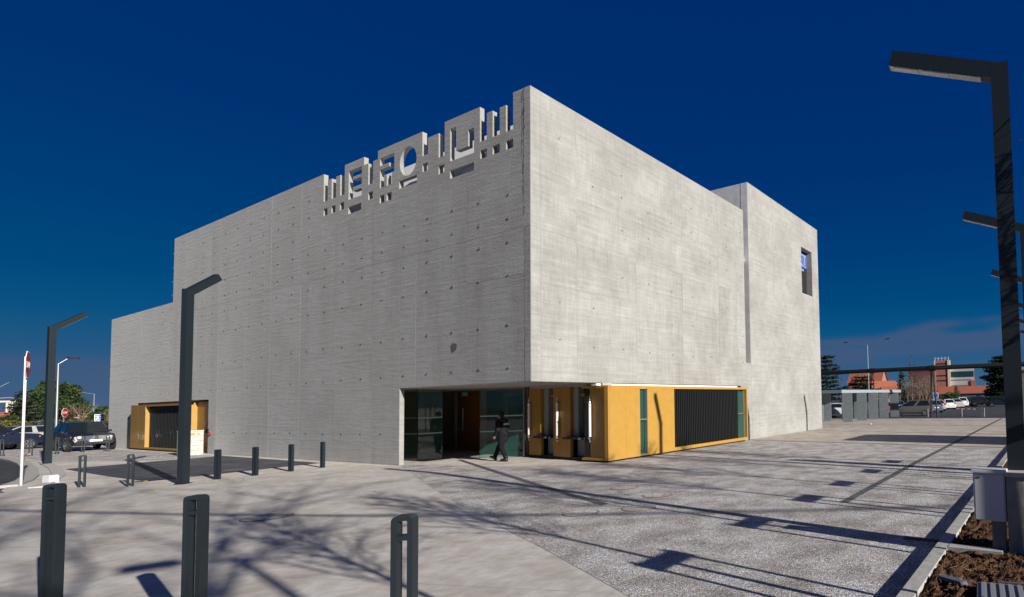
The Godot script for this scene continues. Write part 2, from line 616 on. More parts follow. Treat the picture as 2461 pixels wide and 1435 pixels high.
func build_hall() -> void:
	var T := 11.70
	var hall := thing("concert_hall", "large board-marked concrete hall with cut-out letters along its parapet", "building")
	var fmap := func(u: float, v: float, w: float) -> Vector3: return Vector3(u, v, -w)
	var smap := func(u: float, v: float, w: float) -> Vector3: return Vector3(-w, v, -u)
	# cut-out lettering of the parapet, (x0, x1, y0, y1)
	var voids := [
		[-39.96, -29.23, 8.153, 12.0], [-6.917, 0.1, -0.1, 2.714], [-34.6, -23.95, -0.1, 2.68],
		[-12.58, -12.25, 10.54, T], [-12.25, -11.93, 11.38, T], [-11.93, -11.58, 10.54, T], [-11.58, -11.25, 11.38, T], [-11.25, -10.91, 10.54, T],
		[-9.47, -9.16, 11.38, T], [-9.16, -8.82, 10.54, T], [-8.82, -8.49, 11.38, T],
		[-10.60, -9.63, 10.24, 11.38], [-10.60, -9.64, 9.67, 9.95],
		[-12.57, -12.25, 9.95, 10.24], [-11.93, -11.61, 9.95, 10.24], [-11.26, -10.94, 9.95, 10.24], [-9.15, -8.82, 9.95, 10.24],
		[-8.34, -7.38, 10.66, 11.38], [-8.34, -8.05, 10.24, 10.66], [-7.87, -7.53, 10.24, 10.66], [-8.34, -8.03, 9.66, 9.95], [-7.87, -7.54, 9.66, 9.95],
		[-7.10, -5.88, 10.27, 11.43], [-7.05, -5.93, 9.95, 10.24],
		[-5.61, -5.28, 10.82, T], [-5.60, -5.28, 10.25, 10.54], [-5.28, -4.65, 11.40, T], [-4.65, -4.31, 10.54, T], [-4.65, -4.32, 9.96, 10.25],
		[-4.00, -3.67, 10.26, 11.38], [-3.67, -3.02, 10.26, 10.55], [-3.02, -2.71, 10.26, 11.10], [-4.00, -2.71, 9.67, 9.95],
		[-2.41, -2.06, 10.54, T], [-2.06, -1.77, 11.40, T], [-1.77, -1.42, 10.54, T], [-1.42, -1.12, 11.40, T], [-1.12, -0.78, 10.54, T],
		[-2.39, -2.06, 9.97, 10.25], [-1.77, -1.42, 9.97, 10.25], [-1.12, -0.78, 9.97, 10.25],
	]
	var fills := [[-10.28, -9.63, 10.97, 11.09], [-10.28, -9.63, 10.53, 10.66], [-8.34, -7.71, 10.94, 11.08]]
	var b := MB.new()
	var us := breaks(voids + fills, 0, [-39.95, 0.0]).filter(func(x): return x >= -39.951 and x <= 0.001)
	var vs := breaks(voids + fills, 2, [0.0, T]).filter(func(x): return x >= -0.001 and x <= T + 0.001)
	cells(b, us, vs, 0.15, voids, fills, fmap)
	# the round O: a ring between its square and the circle
	var oc := Vector2(-6.49, 10.855)
	var seg := 48
	for i in seg:
		var a0 := TAU * i / seg
		var a1 := TAU * (i + 1) / seg
		var c0 := oc + Vector2(cos(a0), sin(a0)) * 0.525
		var c1 := oc + Vector2(cos(a1), sin(a1)) * 0.525
		var s0 := square_edge(oc, a0)
		var s1 := square_edge(oc, a1)
		b.quad(v3(c0, 0), v3(s0, 0), v3(s1, 0), v3(c1, 0))
		b.quad(v3(c1, -0.15), v3(s1, -0.15), v3(s0, -0.15), v3(c0, -0.15))
		var n0 := Vector3(-cos(a0), -sin(a0), 0)
		var n1 := Vector3(-cos(a1), -sin(a1), 0)
		b.tri_n(v3(c0, -0.15), v3(c0, 0), v3(c1, 0), n0, n0, n1)
		b.tri_n(v3(c0, -0.15), v3(c1, 0), v3(c1, -0.15), n0, n1, n1)
	var front := part("front_wall", b, M.wall0, hall)
	# formwork panels of the front wall
	rng.seed = 77
	var joints := [-39.94, -37.07, -34.6, -34.24, -31.41, -29.23, -28.58, -25.75, -23.95, -22.92, -20.09, -17.26, -14.43, -11.6, -8.77, -6.917, -5.94, -3.11, -0.28, -0.006]
	for i in joints.size() - 1:
		var x0: float = joints[i] + 0.006
		var x1: float = joints[i + 1] - 0.004
		var base := 0.0
		if x0 > -6.92:
			base = 2.72
		elif x0 > -34.61 and x1 < -23.94:
			base = 2.69
		var top := 9.5 if x1 > -13.0 else (11.69 if x0 > -29.24 else 8.145)
		var ys := [base]
		if base < 1.0 and rng.randf() < 0.5:
			ys.append(2.72 if rng.randf() < 0.6 else 1.3)
		if i % 3 == 0:
			ys.append(4.12)
		if i % 4 == 1:
			ys.append(5.98)
		ys.append(7.40 if x0 > -28.6 else 5.1 + 0.4 * (i % 2))
		if top > 9.6 and rng.randf() < 0.7:
			ys.append(9.55)
		ys.append(top)
		for j in ys.size() - 1:
			panel_face(front, Vector3(x0, ys[j] + 0.006, -0.02), Vector3(x1, ys[j + 1] - 0.002, rng.randf_range(0.002, 0.006)), rng.randi_range(0, 5))
	# tie holes: shallow dark cups
	var tb := MB.new()
	tb.lathe([Vector2(0.0, 0.0), Vector2(0.014, 0.0), Vector2(0.03, 0.012), Vector2(0.034, 0.0)], Vector3.ZERO, 8, Basis(Vector3.RIGHT, PI / 2))
	var tie := tb.mesh()
	for i in range(3, joints.size() - 1):
		var j0: float = joints[i]
		if i in [1, 2, 3, 5, 6, 8, 15, 18]:
			continue
		for du in [0.71, 2.12]:
			for y in [1.1, 3.18, 4.49, 6.0, 7.05, 7.79, 8.55, 9.3, 10.1, 10.85]:
				var x: float = j0 + du
				if x > -0.5 or (y > 9.2 and x > -13.2) or (y < 3.0 and x > -7.2) or (y < 3.0 and x > -34.7 and x < -23.8) or (x < -29.3 and y > 8.0):
					continue
				tie_hole(front, tie, Vector3(x + rng.randf_range(-0.03, 0.03), y + rng.randf_range(-0.02, 0.02), 0.009), 0.0)
	for x in [-0.99, -2.42, -3.82, -5.23]:
		for y in [3.18, 4.49, 6.0, 7.05, 7.79, 8.55]:
			tie_hole(front, tie, Vector3(x, y + rng.randf_range(-0.02, 0.02), 0.010), 0.0)
	# crack by the corner, repair patch
	b = MB.new()
	var pl := PackedVector2Array()
	var pr := PackedVector2Array()
	for k in 40:
		var y := 11.66 - k * 0.1
		var x := -0.285 + rng.randf_range(-0.025, 0.025)
		var w := rng.randf_range(0.008, 0.03) * (1.0 - k / 60.0)
		pl.append(Vector2(x - w, y))
		pr.append(Vector2(x + w, y))
	for k in 39:
		b.quad(v3(pl[k + 1], 0.0135), v3(pr[k + 1], 0.0135), v3(pr[k], 0.0135), v3(pl[k], 0.0135))
	part("crack", b, M.black, front)
	b = MB.new()
	for k in 9:
		var a0 := TAU * k / 9
		var a1 := TAU * (k + 1) / 9
		var ce := Vector2(-3.73, 3.97)
		b.tri(v3(ce, 0.0145), v3(ce + Vector2(cos(a0), sin(a0)) * (0.15 + 0.03 * sin(k * 2.3)), 0.0135), v3(ce + Vector2(cos(a1), sin(a1)) * (0.15 + 0.03 * sin((k + 1) % 9 * 2.3)), 0.0135))
	part("repair_patch", b, M.stain, front)
	# side wall
	b = MB.new()
	var sv := [[-0.1, 11.85, -0.1, 2.714], [12.38, 12.87, 3.876, 14.0], [12.87, 30.0, -1.0, 20.0]]
	cells(b, [0.15, 11.85, 12.38, 12.87], [0.0, 2.714, 3.876, T], 0.3, sv, [], smap)
	var side := part("side_wall", b, M.wall2, hall)
	var sj := [0.004, 0.34, 1.72, 4.5, 7.28, 10.02, 11.58, 12.37]
	for i in sj.size() - 1:
		var ys := [2.72]
		if i in [1, 3, 5]:
			ys.append(4.06)
		if i in [2, 4]:
			ys.append(5.75)
		ys.append(7.39)
		ys.append(11.69)
		for j in ys.size() - 1:
			var y0: float = ys[j]
			if i == 6 and j == 0:
				y0 = 2.72
			panel_face(side, Vector3(-0.1, y0 + 0.004, -(sj[i + 1] - 0.004)), Vector3(rng.randf_range(0.002, 0.008), ys[j + 1] - 0.003, -(sj[i] + 0.003)), [2, 0, 4, 2, 3, 4][rng.randi_range(0, 5)])
	panel_face(side, Vector3(-0.1, 0.01, -12.86), Vector3(0.003, 2.71, -11.87), 0)
	panel_face(side, Vector3(-0.1, 2.724, -12.86), Vector3(0.003, 3.872, -12.375), 0)
	for i in range(1, 6):
		for du in [0.7, 2.07]:
			for y in [3.98, 5.2, 6.5, 8.3, 9.4, 10.4]:
				if rng.randf() < 0.7 and not (i == 1 and du > 2.0):
					tie_hole(side, tie, Vector3(0.006, y + rng.randf_range(-0.1, 0.1), -(sj[i] + du)), PI / 2)
	# block behind, a little taller
	b = MB.new()
	var wv := [[19.4, 21.02, 8.60, 11.57]]
	cells(b, [12.87, 19.4, 21.02, 22.06], [0.0, 8.60, 11.57, 13.355], 0.4, wv, [], smap)
	var rear := part("rear_block", b, M.wall4, hall)
	b = MB.new()
	b.box(Vector3(-16.0, 0.0, -12.89), Vector3(-0.4, 13.355, -12.87))
	b.box(Vector3(-16.0, 13.0, -22.06), Vector3(-0.4, 13.35, -12.89))
	b.box(Vector3(-16.0, 0.0, -22.06), Vector3(-0.4, 13.0, -22.03))
	b.box(Vector3(-16.0, 0.0, -22.03), Vector3(-15.7, 13.0, -12.89))
	b.box(Vector3(-0.4, 3.88, -12.868), Vector3(-0.004, 13.35, -12.862))
	part("rear_block_face", b, M.smooth_wall, hall)
	var bj := [12.88, 15.6, 18.38, 22.05]
	for i in 3:
		for yy in [[0.01, 7.38], [7.39, 13.345]]:
			if i == 2:
				for q in [[18.38, 19.39, yy[0], yy[1]], [19.39, 21.03, yy[0] if yy[0] < 5 else 11.58, minf(yy[1], 7.38) if yy[0] < 5 else 13.345], [21.03, 22.05, yy[0], yy[1]]]:
					panel_face(rear, Vector3(-0.1, q[2] + 0.004, -(q[1] - 0.001)), Vector3(0.004, q[3], -(q[0] + 0.001)), 4)
				if yy[0] > 5:
					panel_face(rear, Vector3(-0.1, 7.394, -21.029), Vector3(0.004, 8.595, -19.391), 4)
			else:
				panel_face(rear, Vector3(-0.1, yy[0] + 0.004, -(bj[i + 1] - 0.004)), Vector3(rng.randf_range(0.002, 0.006), yy[1], -(bj[i] + 0.002)), [2, 4][i])
	# the poster window
	var poster := holder("poster_window", hall)
	poster.set_meta("label", "tall recessed window holding a dark poster with a blue headed band")
	b = MB.new()
	b.box(Vector3(-0.42, 8.86, -21.0), Vector3(-0.40, 11.4, -19.42))
	part("poster_sheet", b, M.screen, poster)
	b = MB.new()
	b.box(Vector3(-0.40, 10.55, -21.0), Vector3(-0.394, 11.4, -19.42))
	part("poster_band", b, M.screen_blue, poster)
	b = MB.new()
	b.box(Vector3(-0.6, 8.4, -21.2), Vector3(-0.43, 11.8, -19.2))
	part("poster_backing", b, M.black, poster)
	b = MB.new()
	for q in [[19.62, 19.70, 10.78, 11.28], [19.62, 19.86, 11.0, 11.06], [19.78, 19.86, 10.78, 11.28], [19.95, 20.02, 10.9, 11.28], [19.95, 20.16, 10.86, 10.93], [20.09, 20.16, 10.9, 11.28], [20.25, 20.32, 10.78, 11.2], [20.25, 20.48, 11.2, 11.27], [20.41, 20.48, 10.7, 11.2], [20.58, 20.78, 10.62, 10.69], [20.58, 20.65, 10.72, 11.24], [20.85, 20.92, 10.66, 11.26], [19.62, 19.78, 10.62, 10.69], [20.02, 20.12, 10.64, 10.7]]:
		b.box(Vector3(-0.394, q[2], -q[1]), Vector3(-0.388, q[3], -q[0]))
	part("poster_glyphs", b, M.screen, poster)
	text("poster_date", "8 JAN", 0.34, M.screen_blue, poster, Transform3D(Basis(Vector3.UP, PI / 2), Vector3(-0.392, 9.12, -19.86)))
	b = MB.new()
	b.box(Vector3(-0.40, 10.28, -20.62), Vector3(-0.394, 10.42, -20.12))
	b.box(Vector3(-0.40, 10.28, -19.66), Vector3(-0.394, 10.4, -19.52))
	part("poster_line", b, M.screen_blue, poster)
	b = MB.new()
	b.box(Vector3(-0.39, 8.602, -21.015), Vector3(-0.02, 8.64, -19.405))
	part("window_sill", b, M.cap_stone, poster)
	# roofs: sloping white sheet behind the letters, flat roof, back of the low part
	b = MB.new()
	b.quad(Vector3(-13.6, 9.45, -0.2), Vector3(-0.32, 9.45, -0.2), Vector3(-0.32, 11.49, -1.0), Vector3(-13.6, 11.49, -1.0))
	b.quad(Vector3(-13.6, 11.49, -1.0), Vector3(-0.32, 11.49, -1.0), Vector3(-0.32, 9.4, -1.1), Vector3(-13.6, 9.4, -1.1))
	part("roof_sheet", b, M.white_roof, hall)
	b = MB.new()
	b.box(Vector3(-29.1, 9.2, -12.86), Vector3(-0.31, 9.4, -0.16))
	b.box(Vector3(-39.9, 7.6, -12.8), Vector3(-29.1, 7.8, -0.16))
	b.box(Vector3(-39.95, 0.0, -12.8), Vector3(-39.75, 8.15, -0.16))
	b.box(Vector3(-29.23, 7.8, -12.8), Vector3(-29.11, 11.69, -0.16))
	b.box(Vector3(-39.75, 0.0, -12.86), Vector3(-16.05, 9.2, -12.7))
	part("flat_roof", b, M.white_roof, hall)
	# soffit and bright fascia under the overhang
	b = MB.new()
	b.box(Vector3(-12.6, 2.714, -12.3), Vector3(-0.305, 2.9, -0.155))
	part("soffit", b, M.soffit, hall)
	b = MB.new()
	b.box(Vector3(-0.28, 2.621, -11.56), Vector3(-0.035, 2.69, -2.55))
	part("fascia", b, M.white_paint, hall)
	build_bay(hall, smap)
	build_entrance(hall)
	build_left_bay(hall)


func v3(p: Vector2, z: float) -> Vector3:
	return Vector3(p.x, p.y, z)


func square_edge(c: Vector2, a: float) -> Vector2:
	var d := Vector2(cos(a), sin(a))
	var t := 1e9
	for q in [[d.x, 0.61, 0.61], [d.y, 0.575, 0.585]]:
		if q[0] > 1e-6:
			t = minf(t, q[1] / q[0])
		elif q[0] < -1e-6:
			t = minf(t, q[2] / -q[0])
	return c + d * t


func build_bay(hall: Node, _smap: Callable) -> void:
	var bay := holder("golden_bay", hall)
	var bmap := func(u: float, v: float, w: float) -> Vector3: return Vector3(0.35 - w, v, -u)
	var b := MB.new()
	var holes := [[4.24, 4.60, 0.12, 2.50], [6.20, 11.77, 0.20, 2.515]]
	cells(b, [2.68, 4.24, 4.60, 6.20, 11.77, 11.85], [0.07, 0.12, 0.20, 2.50, 2.515, 2.615], 0.16, holes, [], bmap)
	b.box(Vector3(-0.9, 2.54, -11.85), Vector3(0.19, 2.614, -2.70))
	b.box(Vector3(-0.9, 0.07, -11.85), Vector3(0.19, 0.15, -2.70))
	b.box(Vector3(-0.9, 0.15, -11.85), Vector3(0.19, 2.54, -11.77))
	part("gold_casing", b, M.gold, bay)
	# sheets of the casing, with their joints
	for q in [[2.684, 3.515], [3.525, 4.236], [4.604, 5.195], [5.205, 6.196]]:
		b = MB.new()
		b.box(Vector3(0.34, 0.074, -q[1]), Vector3(0.354, 2.611, -q[0]))
		part("gold_sheet", b, M.gold, bay)
	b = MB.new()
	b.box(Vector3(-0.9, 0.0, -11.8), Vector3(0.2, 0.07, -2.9))
	part("dark_plinth", b, M.black, bay)
	# narrow window
	b = MB.new()
	b.box(Vector3(0.26, 0.12, -4.60), Vector3(0.39, 2.52, -4.565))
	b.box(Vector3(0.28, 1.36, -4.565), Vector3(0.36, 1.42, -4.24))
	b.box(Vector3(0.28, 0.075, -4.565), Vector3(0.37, 0.15, -4.24))
	var win := holder("narrow_window", bay)
	part("window_frame", b, M.steel, win)
	b = MB.new()
	b.box(Vector3(0.23, 0.15, -4.565), Vector3(0.236, 1.36, -4.24))
	part("pane", b, M.glass, win)
	b = MB.new()
	b.box(Vector3(0.23, 1.42, -4.565), Vector3(0.236, 2.5, -4.24))
	part("pane", b, M.glass, win)
	# louvre of upright dark slats
	b = MB.new()
	b.box(Vector3(0.06, 0.2, -11.12), Vector3(0.16, 2.515, -6.2))
	part("louvre_backing", b, M.dark_void, bay)
	b = MB.new()
	b.cut_box(Vector3(-0.045, 0.0, -0.032), Vector3(0.045, 2.31, 0.032), 0.008)
	var sm := b.mesh()
	for k in 40:
		var o := part_mesh("slat", sm, M.slat, bay)
		o.position = Vector3(0.235, 0.202, -6.26 - k * 0.1225)
	b = MB.new()
	b.box(Vector3(0.12, 0.2, -11.77), Vector3(0.126, 2.515, -11.13))
	part("pane", b, M.glass, bay)
	b = MB.new()
	b.box(Vector3(0.11, 1.33, -11.77), Vector3(0.2, 1.38, -11.13))
	b.box(Vector3(0.11, 0.2, -11.768), Vector3(0.2, 2.515, -11.72))
	b.box(Vector3(0.11, 0.2, -11.17), Vector3(0.2, 2.515, -11.13))
	part("glazing_bar", b, M.steel, bay)
	b = MB.new()
	b.box(Vector3(-0.88, 0.16, -11.76), Vector3(-0.6, 2.53, -2.8))
	part("bay_back", b, M.dark_void, bay)


func build_entrance(hall: Node) -> void:
	var ent := holder("entrance_front", hall)
	var A := Vector3(0.35, 0, -2.68)
	var B := Vector3(-4.6, 0, -3.30)
	var along := (B - A).normalized()
	var out := Vector3(-along.z, 0, along.x)
	if out.z < 0:
		out = -out
	var t := Transform3D(Basis(-along, Vector3.UP, out), A)
	# local x runs back along the wall (negative = towards the glass)
	var b: MB
	for q in [[-1.08, 0.0], [-3.16, -2.12], [-4.76, -3.98]]:
		b = MB.new()
		b.box(Vector3(q[0], 0.11, -0.12), Vector3(q[1] - (0.162 if q[1] == 0.0 else 0.0), 2.62, 0.0), t)
		if q[1] == 0.0:
			b.box(Vector3(-0.1615, 0.11, -0.1), Vector3(-0.001, 2.61, 0.001), t)
		part("golden_panel", b, M.brown_gold, ent)
	for q in [[-2.12, -1.08], [-3.98, -3.16]]:
		var o := holder("ticket_window", ent)
		b = MB.new()
		b.box(Vector3(q[0], 0.11, -0.42), Vector3(q[1], 0.76, -0.30), t)
		part("lower_wall", b, M.rough_wall, o)
		b = MB.new()
		b.box(Vector3(q[0], 0.84, -0.42), Vector3(q[0] + 0.3, 2.62, -0.13), t)
		part("jamb", b, M.rough_wall, o)
		b = MB.new()
		b.box(Vector3(q[0] + 0.3, 0.84, -0.46), Vector3(q[1], 2.62, -0.36), t)
		part("dark_pane", b, M.dark_void, o)
		b = MB.new()
		b.box(Vector3(q[0] + 0.3, 2.28, -0.30), Vector3(q[1], 2.38, -0.22), t)
		part("golden_rail", b, M.brown_gold, o)
		b = MB.new()
		b.box(Vector3(q[0] - 0.22, 0.765, -0.38), Vector3(q[1], 0.835, 0.17), t)
		part("counter", b, M.charcoal, o)
		b = MB.new()
		b.box(Vector3(q[1] - 0.32, 0.77, 0.17), Vector3(q[1] - 0.22, 0.83, 0.18), t)
		part("counter_end", b, M.steel, o)
	b = MB.new()
	b.box(Vector3(-4.78, 0.0, -0.25), Vector3(-0.12, 0.11, -0.05), t)
	part("dark_plinth", b, M.charcoal_flat, ent)
	b = MB.new()
	b.box(Vector3(-4.78, 2.625, -0.4), Vector3(-0.3, 2.712, -0.02), t)
	part("lintel_strip", b, M.soffit, ent)
	# unlit tube lamps on the panels
	var lb := MB.new()
	lb.lathe([Vector2(0.045, 0.0), Vector2(0.045, 1.18)], Vector3(0, 0.24, 0), 14)
	var fb := MB.new()
	fb.lathe([Vector2(0.0, 0.0), Vector2(0.012, 0.07), Vector2(0.02, 0.10), Vector2(0.012, 0.13), Vector2(0.035, 0.16), Vector2(0.05, 0.2), Vector2(0.06, 0.225), Vector2(0.05, 0.25)], Vector3.ZERO, 14)
	fb.lathe([Vector2(0.05, 1.40), Vector2(0.06, 1.43), Vector2(0.055, 1.46), Vector2(0.03, 1.50), Vector2(0.018, 1.55), Vector2(0.024, 1.58), Vector2(0.008, 1.62), Vector2(0.012, 1.66), Vector2(0.0, 1.70)], Vector3.ZERO, 14)
	fb.tube(Vector3(0, 0.2, 0), Vector3(0, 0.2, -0.1), 0.012, 0.012)
	fb.tube(Vector3(0, 1.45, 0), Vector3(0, 1.45, -0.1), 0.012, 0.012)
	for x in [-0.86, -2.78, -4.62]:
		var o := holder("tube_lamp", ent)
		o.transform = t * Transform3D(Basis(), Vector3(x, 0.62, 0.09))
		part("tube", lb, M.tube_white, o)
		part("finial", fb, M.chrome, o)
	# post where panels and glass meet
	b = MB.new()
	b.box(Vector3(-4.74, 0, -3.38), Vector3(-4.66, 2.713, -3.28))
	part("post", b, M.steel, ent)
	# glass: fixed pane, returned leaf, long pane
	var pts := [[Vector3(-9.9, 0, -1.02), Vector3(-7.86, 0, -1.10), 0.09], [Vector3(-7.85, 0, -1.12), Vector3(-7.66, 0, -1.92), 0.02], [Vector3(-6.22, 0, -2.50), Vector3(-4.75, 0, -3.30), 0.0]]
	for q in pts:
		var o := holder("glass_door", ent)
		var p: Vector3 = q[0]
		var r: Vector3 = q[1]
		var d := (r - p).normalized()
		var nn := Vector3(-d.z, 0, d.x)
		if nn.z < 0 and absf(nn.z) > 0.3:
			nn = -nn
		b = MB.new()
		b.quad(p + Vector3(0, 0.015, 0), r + Vector3(0, 0.015, 0), r + Vector3(0, 2.69, 0), p + Vector3(0, 2.69, 0))
		part("pane", b, M.glass, o)
		b = MB.new()
		for y in [1.02, 1.62]:
			var w := 0.022
			b.quad(p + nn * 0.004 + Vector3(0, y - w, 0), r + nn * 0.004 + Vector3(0, y - w, 0), r + nn * 0.004 + Vector3(0, y + w, 0), p + nn * 0.004 + Vector3(0, y + w, 0))
		part("sight_strip", b, M.strip, o)
		b = MB.new()
		for e in [p, r]:
			b.box(Vector3(-0.006, 0.0, -0.006), Vector3(0.006, 2.70, 0.006), Transform3D(Basis(), e))
		part("glass_edge", b, M.band_glass, o)
	# lobby behind: steel post, brown doors, back wall, floor, exit sign
	b = MB.new()
	b.box(Vector3(-10.95, 0.0, -4.46), Vector3(-10.85, 2.71, -4.36))
	b.box(Vector3(-10.9, 0.95, -4.44), Vector3(-9.0, 1.0, -4.40))
	part("lobby_post", b, M.steel, ent)
	b = MB.new()
	b.quad(Vector3(-11.9, 0.0, -5.05), Vector3(-8.95, 0.0, -4.44), Vector3(-8.95, 2.71, -4.44), Vector3(-11.9, 2.71, -5.05))
	b.quad(Vector3(-8.95, 2.71, -4.44), Vector3(-8.95, 0.0, -4.44), Vector3(-8.95, 0.0, -4.6), Vector3(-8.95, 2.71, -4.6))
	var door := part("brown_door", b, M.brown_door, ent)
	b = MB.new()
	b.tube(Vector3(-11.0, 0.85, -4.80), Vector3(-11.0, 1.95, -4.80), 0.03, 0.03)
	part("handle", b, M.steel, door)
	b = MB.new()
	b.quad(Vector3(-8.9, 0.0, -5.4), Vector3(-4.7, 0.0, -5.0), Vector3(-4.7, 2.71, -5.0), Vector3(-8.9, 2.71, -5.4))
	part("lobby_panel", b, M.lobby, ent)
	b = MB.new()
	b.box(Vector3(-7.9, 0.0, -5.0), Vector3(-7.2, 2.4, -4.9))
	part("lobby_doorway", b, M.dark_void, ent)
	b = MB.new()
	b.box(Vector3(-12.6, 0.0, -6.5), Vector3(-4.6, 2.72, -6.4))
	b.box(Vector3(-12.6, 0.0, -6.4), Vector3(-12.5, 2.72, -0.16))
	b.box(Vector3(-4.7, 0.0, -6.4), Vector3(-4.6, 2.72, -3.4))
	part("lobby_wall", b, M.lobby, ent)
	b = MB.new()
	b.box(Vector3(-12.5, 0.004, -6.4), Vector3(-4.7, 0.008, -2.6))
	part("lobby_floor", b, M.kerb, ent)
	b = MB.new()
	b.box(Vector3(-9.15, 2.46, -3.62), Vector3(-8.75, 2.64, -3.58))
	var ex := part("exit_sign", b, M.green_sign, ent)
	b = MB.new()
	b.box(Vector3(-9.05, 2.52, -3.578), Vector3(-8.98, 2.6, -3.574))
	b.box(Vector3(-8.9, 2.5, -3.578), Vector3(-8.83, 2.6, -3.574))
	part("pictogram", b, M.white_paint, ex)


func build_left_bay(hall: Node) -> void:
	var bay := holder("golden_porch", hall)
	var b := MB.new()
	var pm := func(u: float, v: float, w: float) -> Vector3: return Vector3(u, v, 0.28 - w)
	cells(b, [-34.37, -31.9, -26.15, -25.9], [0.08, 0.17, 2.45, 2.56], 0.05, [[-31.9, -26.15, 0.17, 2.45]], [], pm)
	b.box(Vector3(-34.37, 2.46, 0.0), Vector3(-25.9, 2.558, 0.23))
	b.box(Vector3(-34.37, 0.08, 0.0), Vector3(-25.9, 0.165, 0.23))
	b.box(Vector3(-31.95, 0.165, 0.02), Vector3(-31.9, 2.46, 0.229))
	b.box(Vector3(-34.37, 0.165, 0.0), Vector3(-34.3, 2.46, 0.23))
	b.box(Vector3(-25.96, 0.1, -0.14), Vector3(-25.9, 2.559, 0.23))
	part("gold_casing", b, M.gold, bay)
	for q in [[-34.36, -33.1], [-33.09, -31.91]]:
		b = MB.new()
		b.box(Vector3(q[0], 0.09, 0.27), Vector3(q[1], 2.55, 0.284))
		part("gold_sheet", b, M.gold, bay)
	b = MB.new()
	b.box(Vector3(-31.9, 0.165, 0.0), Vector3(-26.1, 2.46, 0.03))
	part("louvre_backing", b, M.dark_void, bay)
	b = MB.new()
	b.cut_box(Vector3(-0.045, 0.0, -0.05), Vector3(0.045, 2.29, 0.05), 0.01)
	var sm := b.mesh()
	for k in 27:
		var o := part_mesh("slat", sm, M.slat, bay)
		o.position = Vector3(-31.78 + k * 0.213, 0.166, 0.085)
	b = MB.new()
	b.box(Vector3(-34.2, 0.0, -0.1), Vector3(-26.0, 0.08, 0.1))
	part("dark_plinth", b, M.black, bay)
	b = MB.new()
	b.box(Vector3(-34.6, 0.0, -0.16), Vector3(-25.96, 2.68, -0.151))
	part("recess_back", b, M.brown_door, bay)
	b = MB.new()
	b.box(Vector3(-25.89, 0.03, -0.2), Vector3(-24.2, 2.6, -0.14))
	var door := part("side_door", b, M.brown_gold, bay)
	b = MB.new()
	b.box(Vector3(-24.9, 1.33, -0.14), Vector3(-24.65, 1.6, -0.13))
	part("notice", b, M.render_cream, door)
	b = MB.new()
	b.box(Vector3(-24.72, 1.0, -0.14), Vector3(-24.5, 1.2, -0.09))
	part("lock", b, M.black, door)
	b = MB.new()
	b.box(Vector3(-24.2, 0.0, -0.2), Vector3(-23.96, 2.6, -0.12))
	part("door_frame", b, M.slat, bay)
	b = MB.new()
	b.cut_box(Vector3(-23.80, 0.9, 0.012), Vector3(-23.62, 1.22, 0.06), 0.02)
	var ic := part("intercom", b, M.steel, hall, "small grey intercom beside the brown side door")
	b = MB.new()
	b.box(Vector3(-23.6, 0.95, 0.013), Vector3(-23.5, 1.08, 0.07))
	b.tube(Vector3(-23.71, 0.98, 0.06), Vector3(-23.71, 0.98, 0.07), 0.02, 0.02)
	part("red_button", b, M.red_bright, ic)


# ---------- ground ----------
func poly(a: Array) -> PackedVector2Array:
	var p := PackedVector2Array()
	for i in range(0, a.size(), 2):
		p.append(Vector2(a[i], a[i + 1]))
	return p


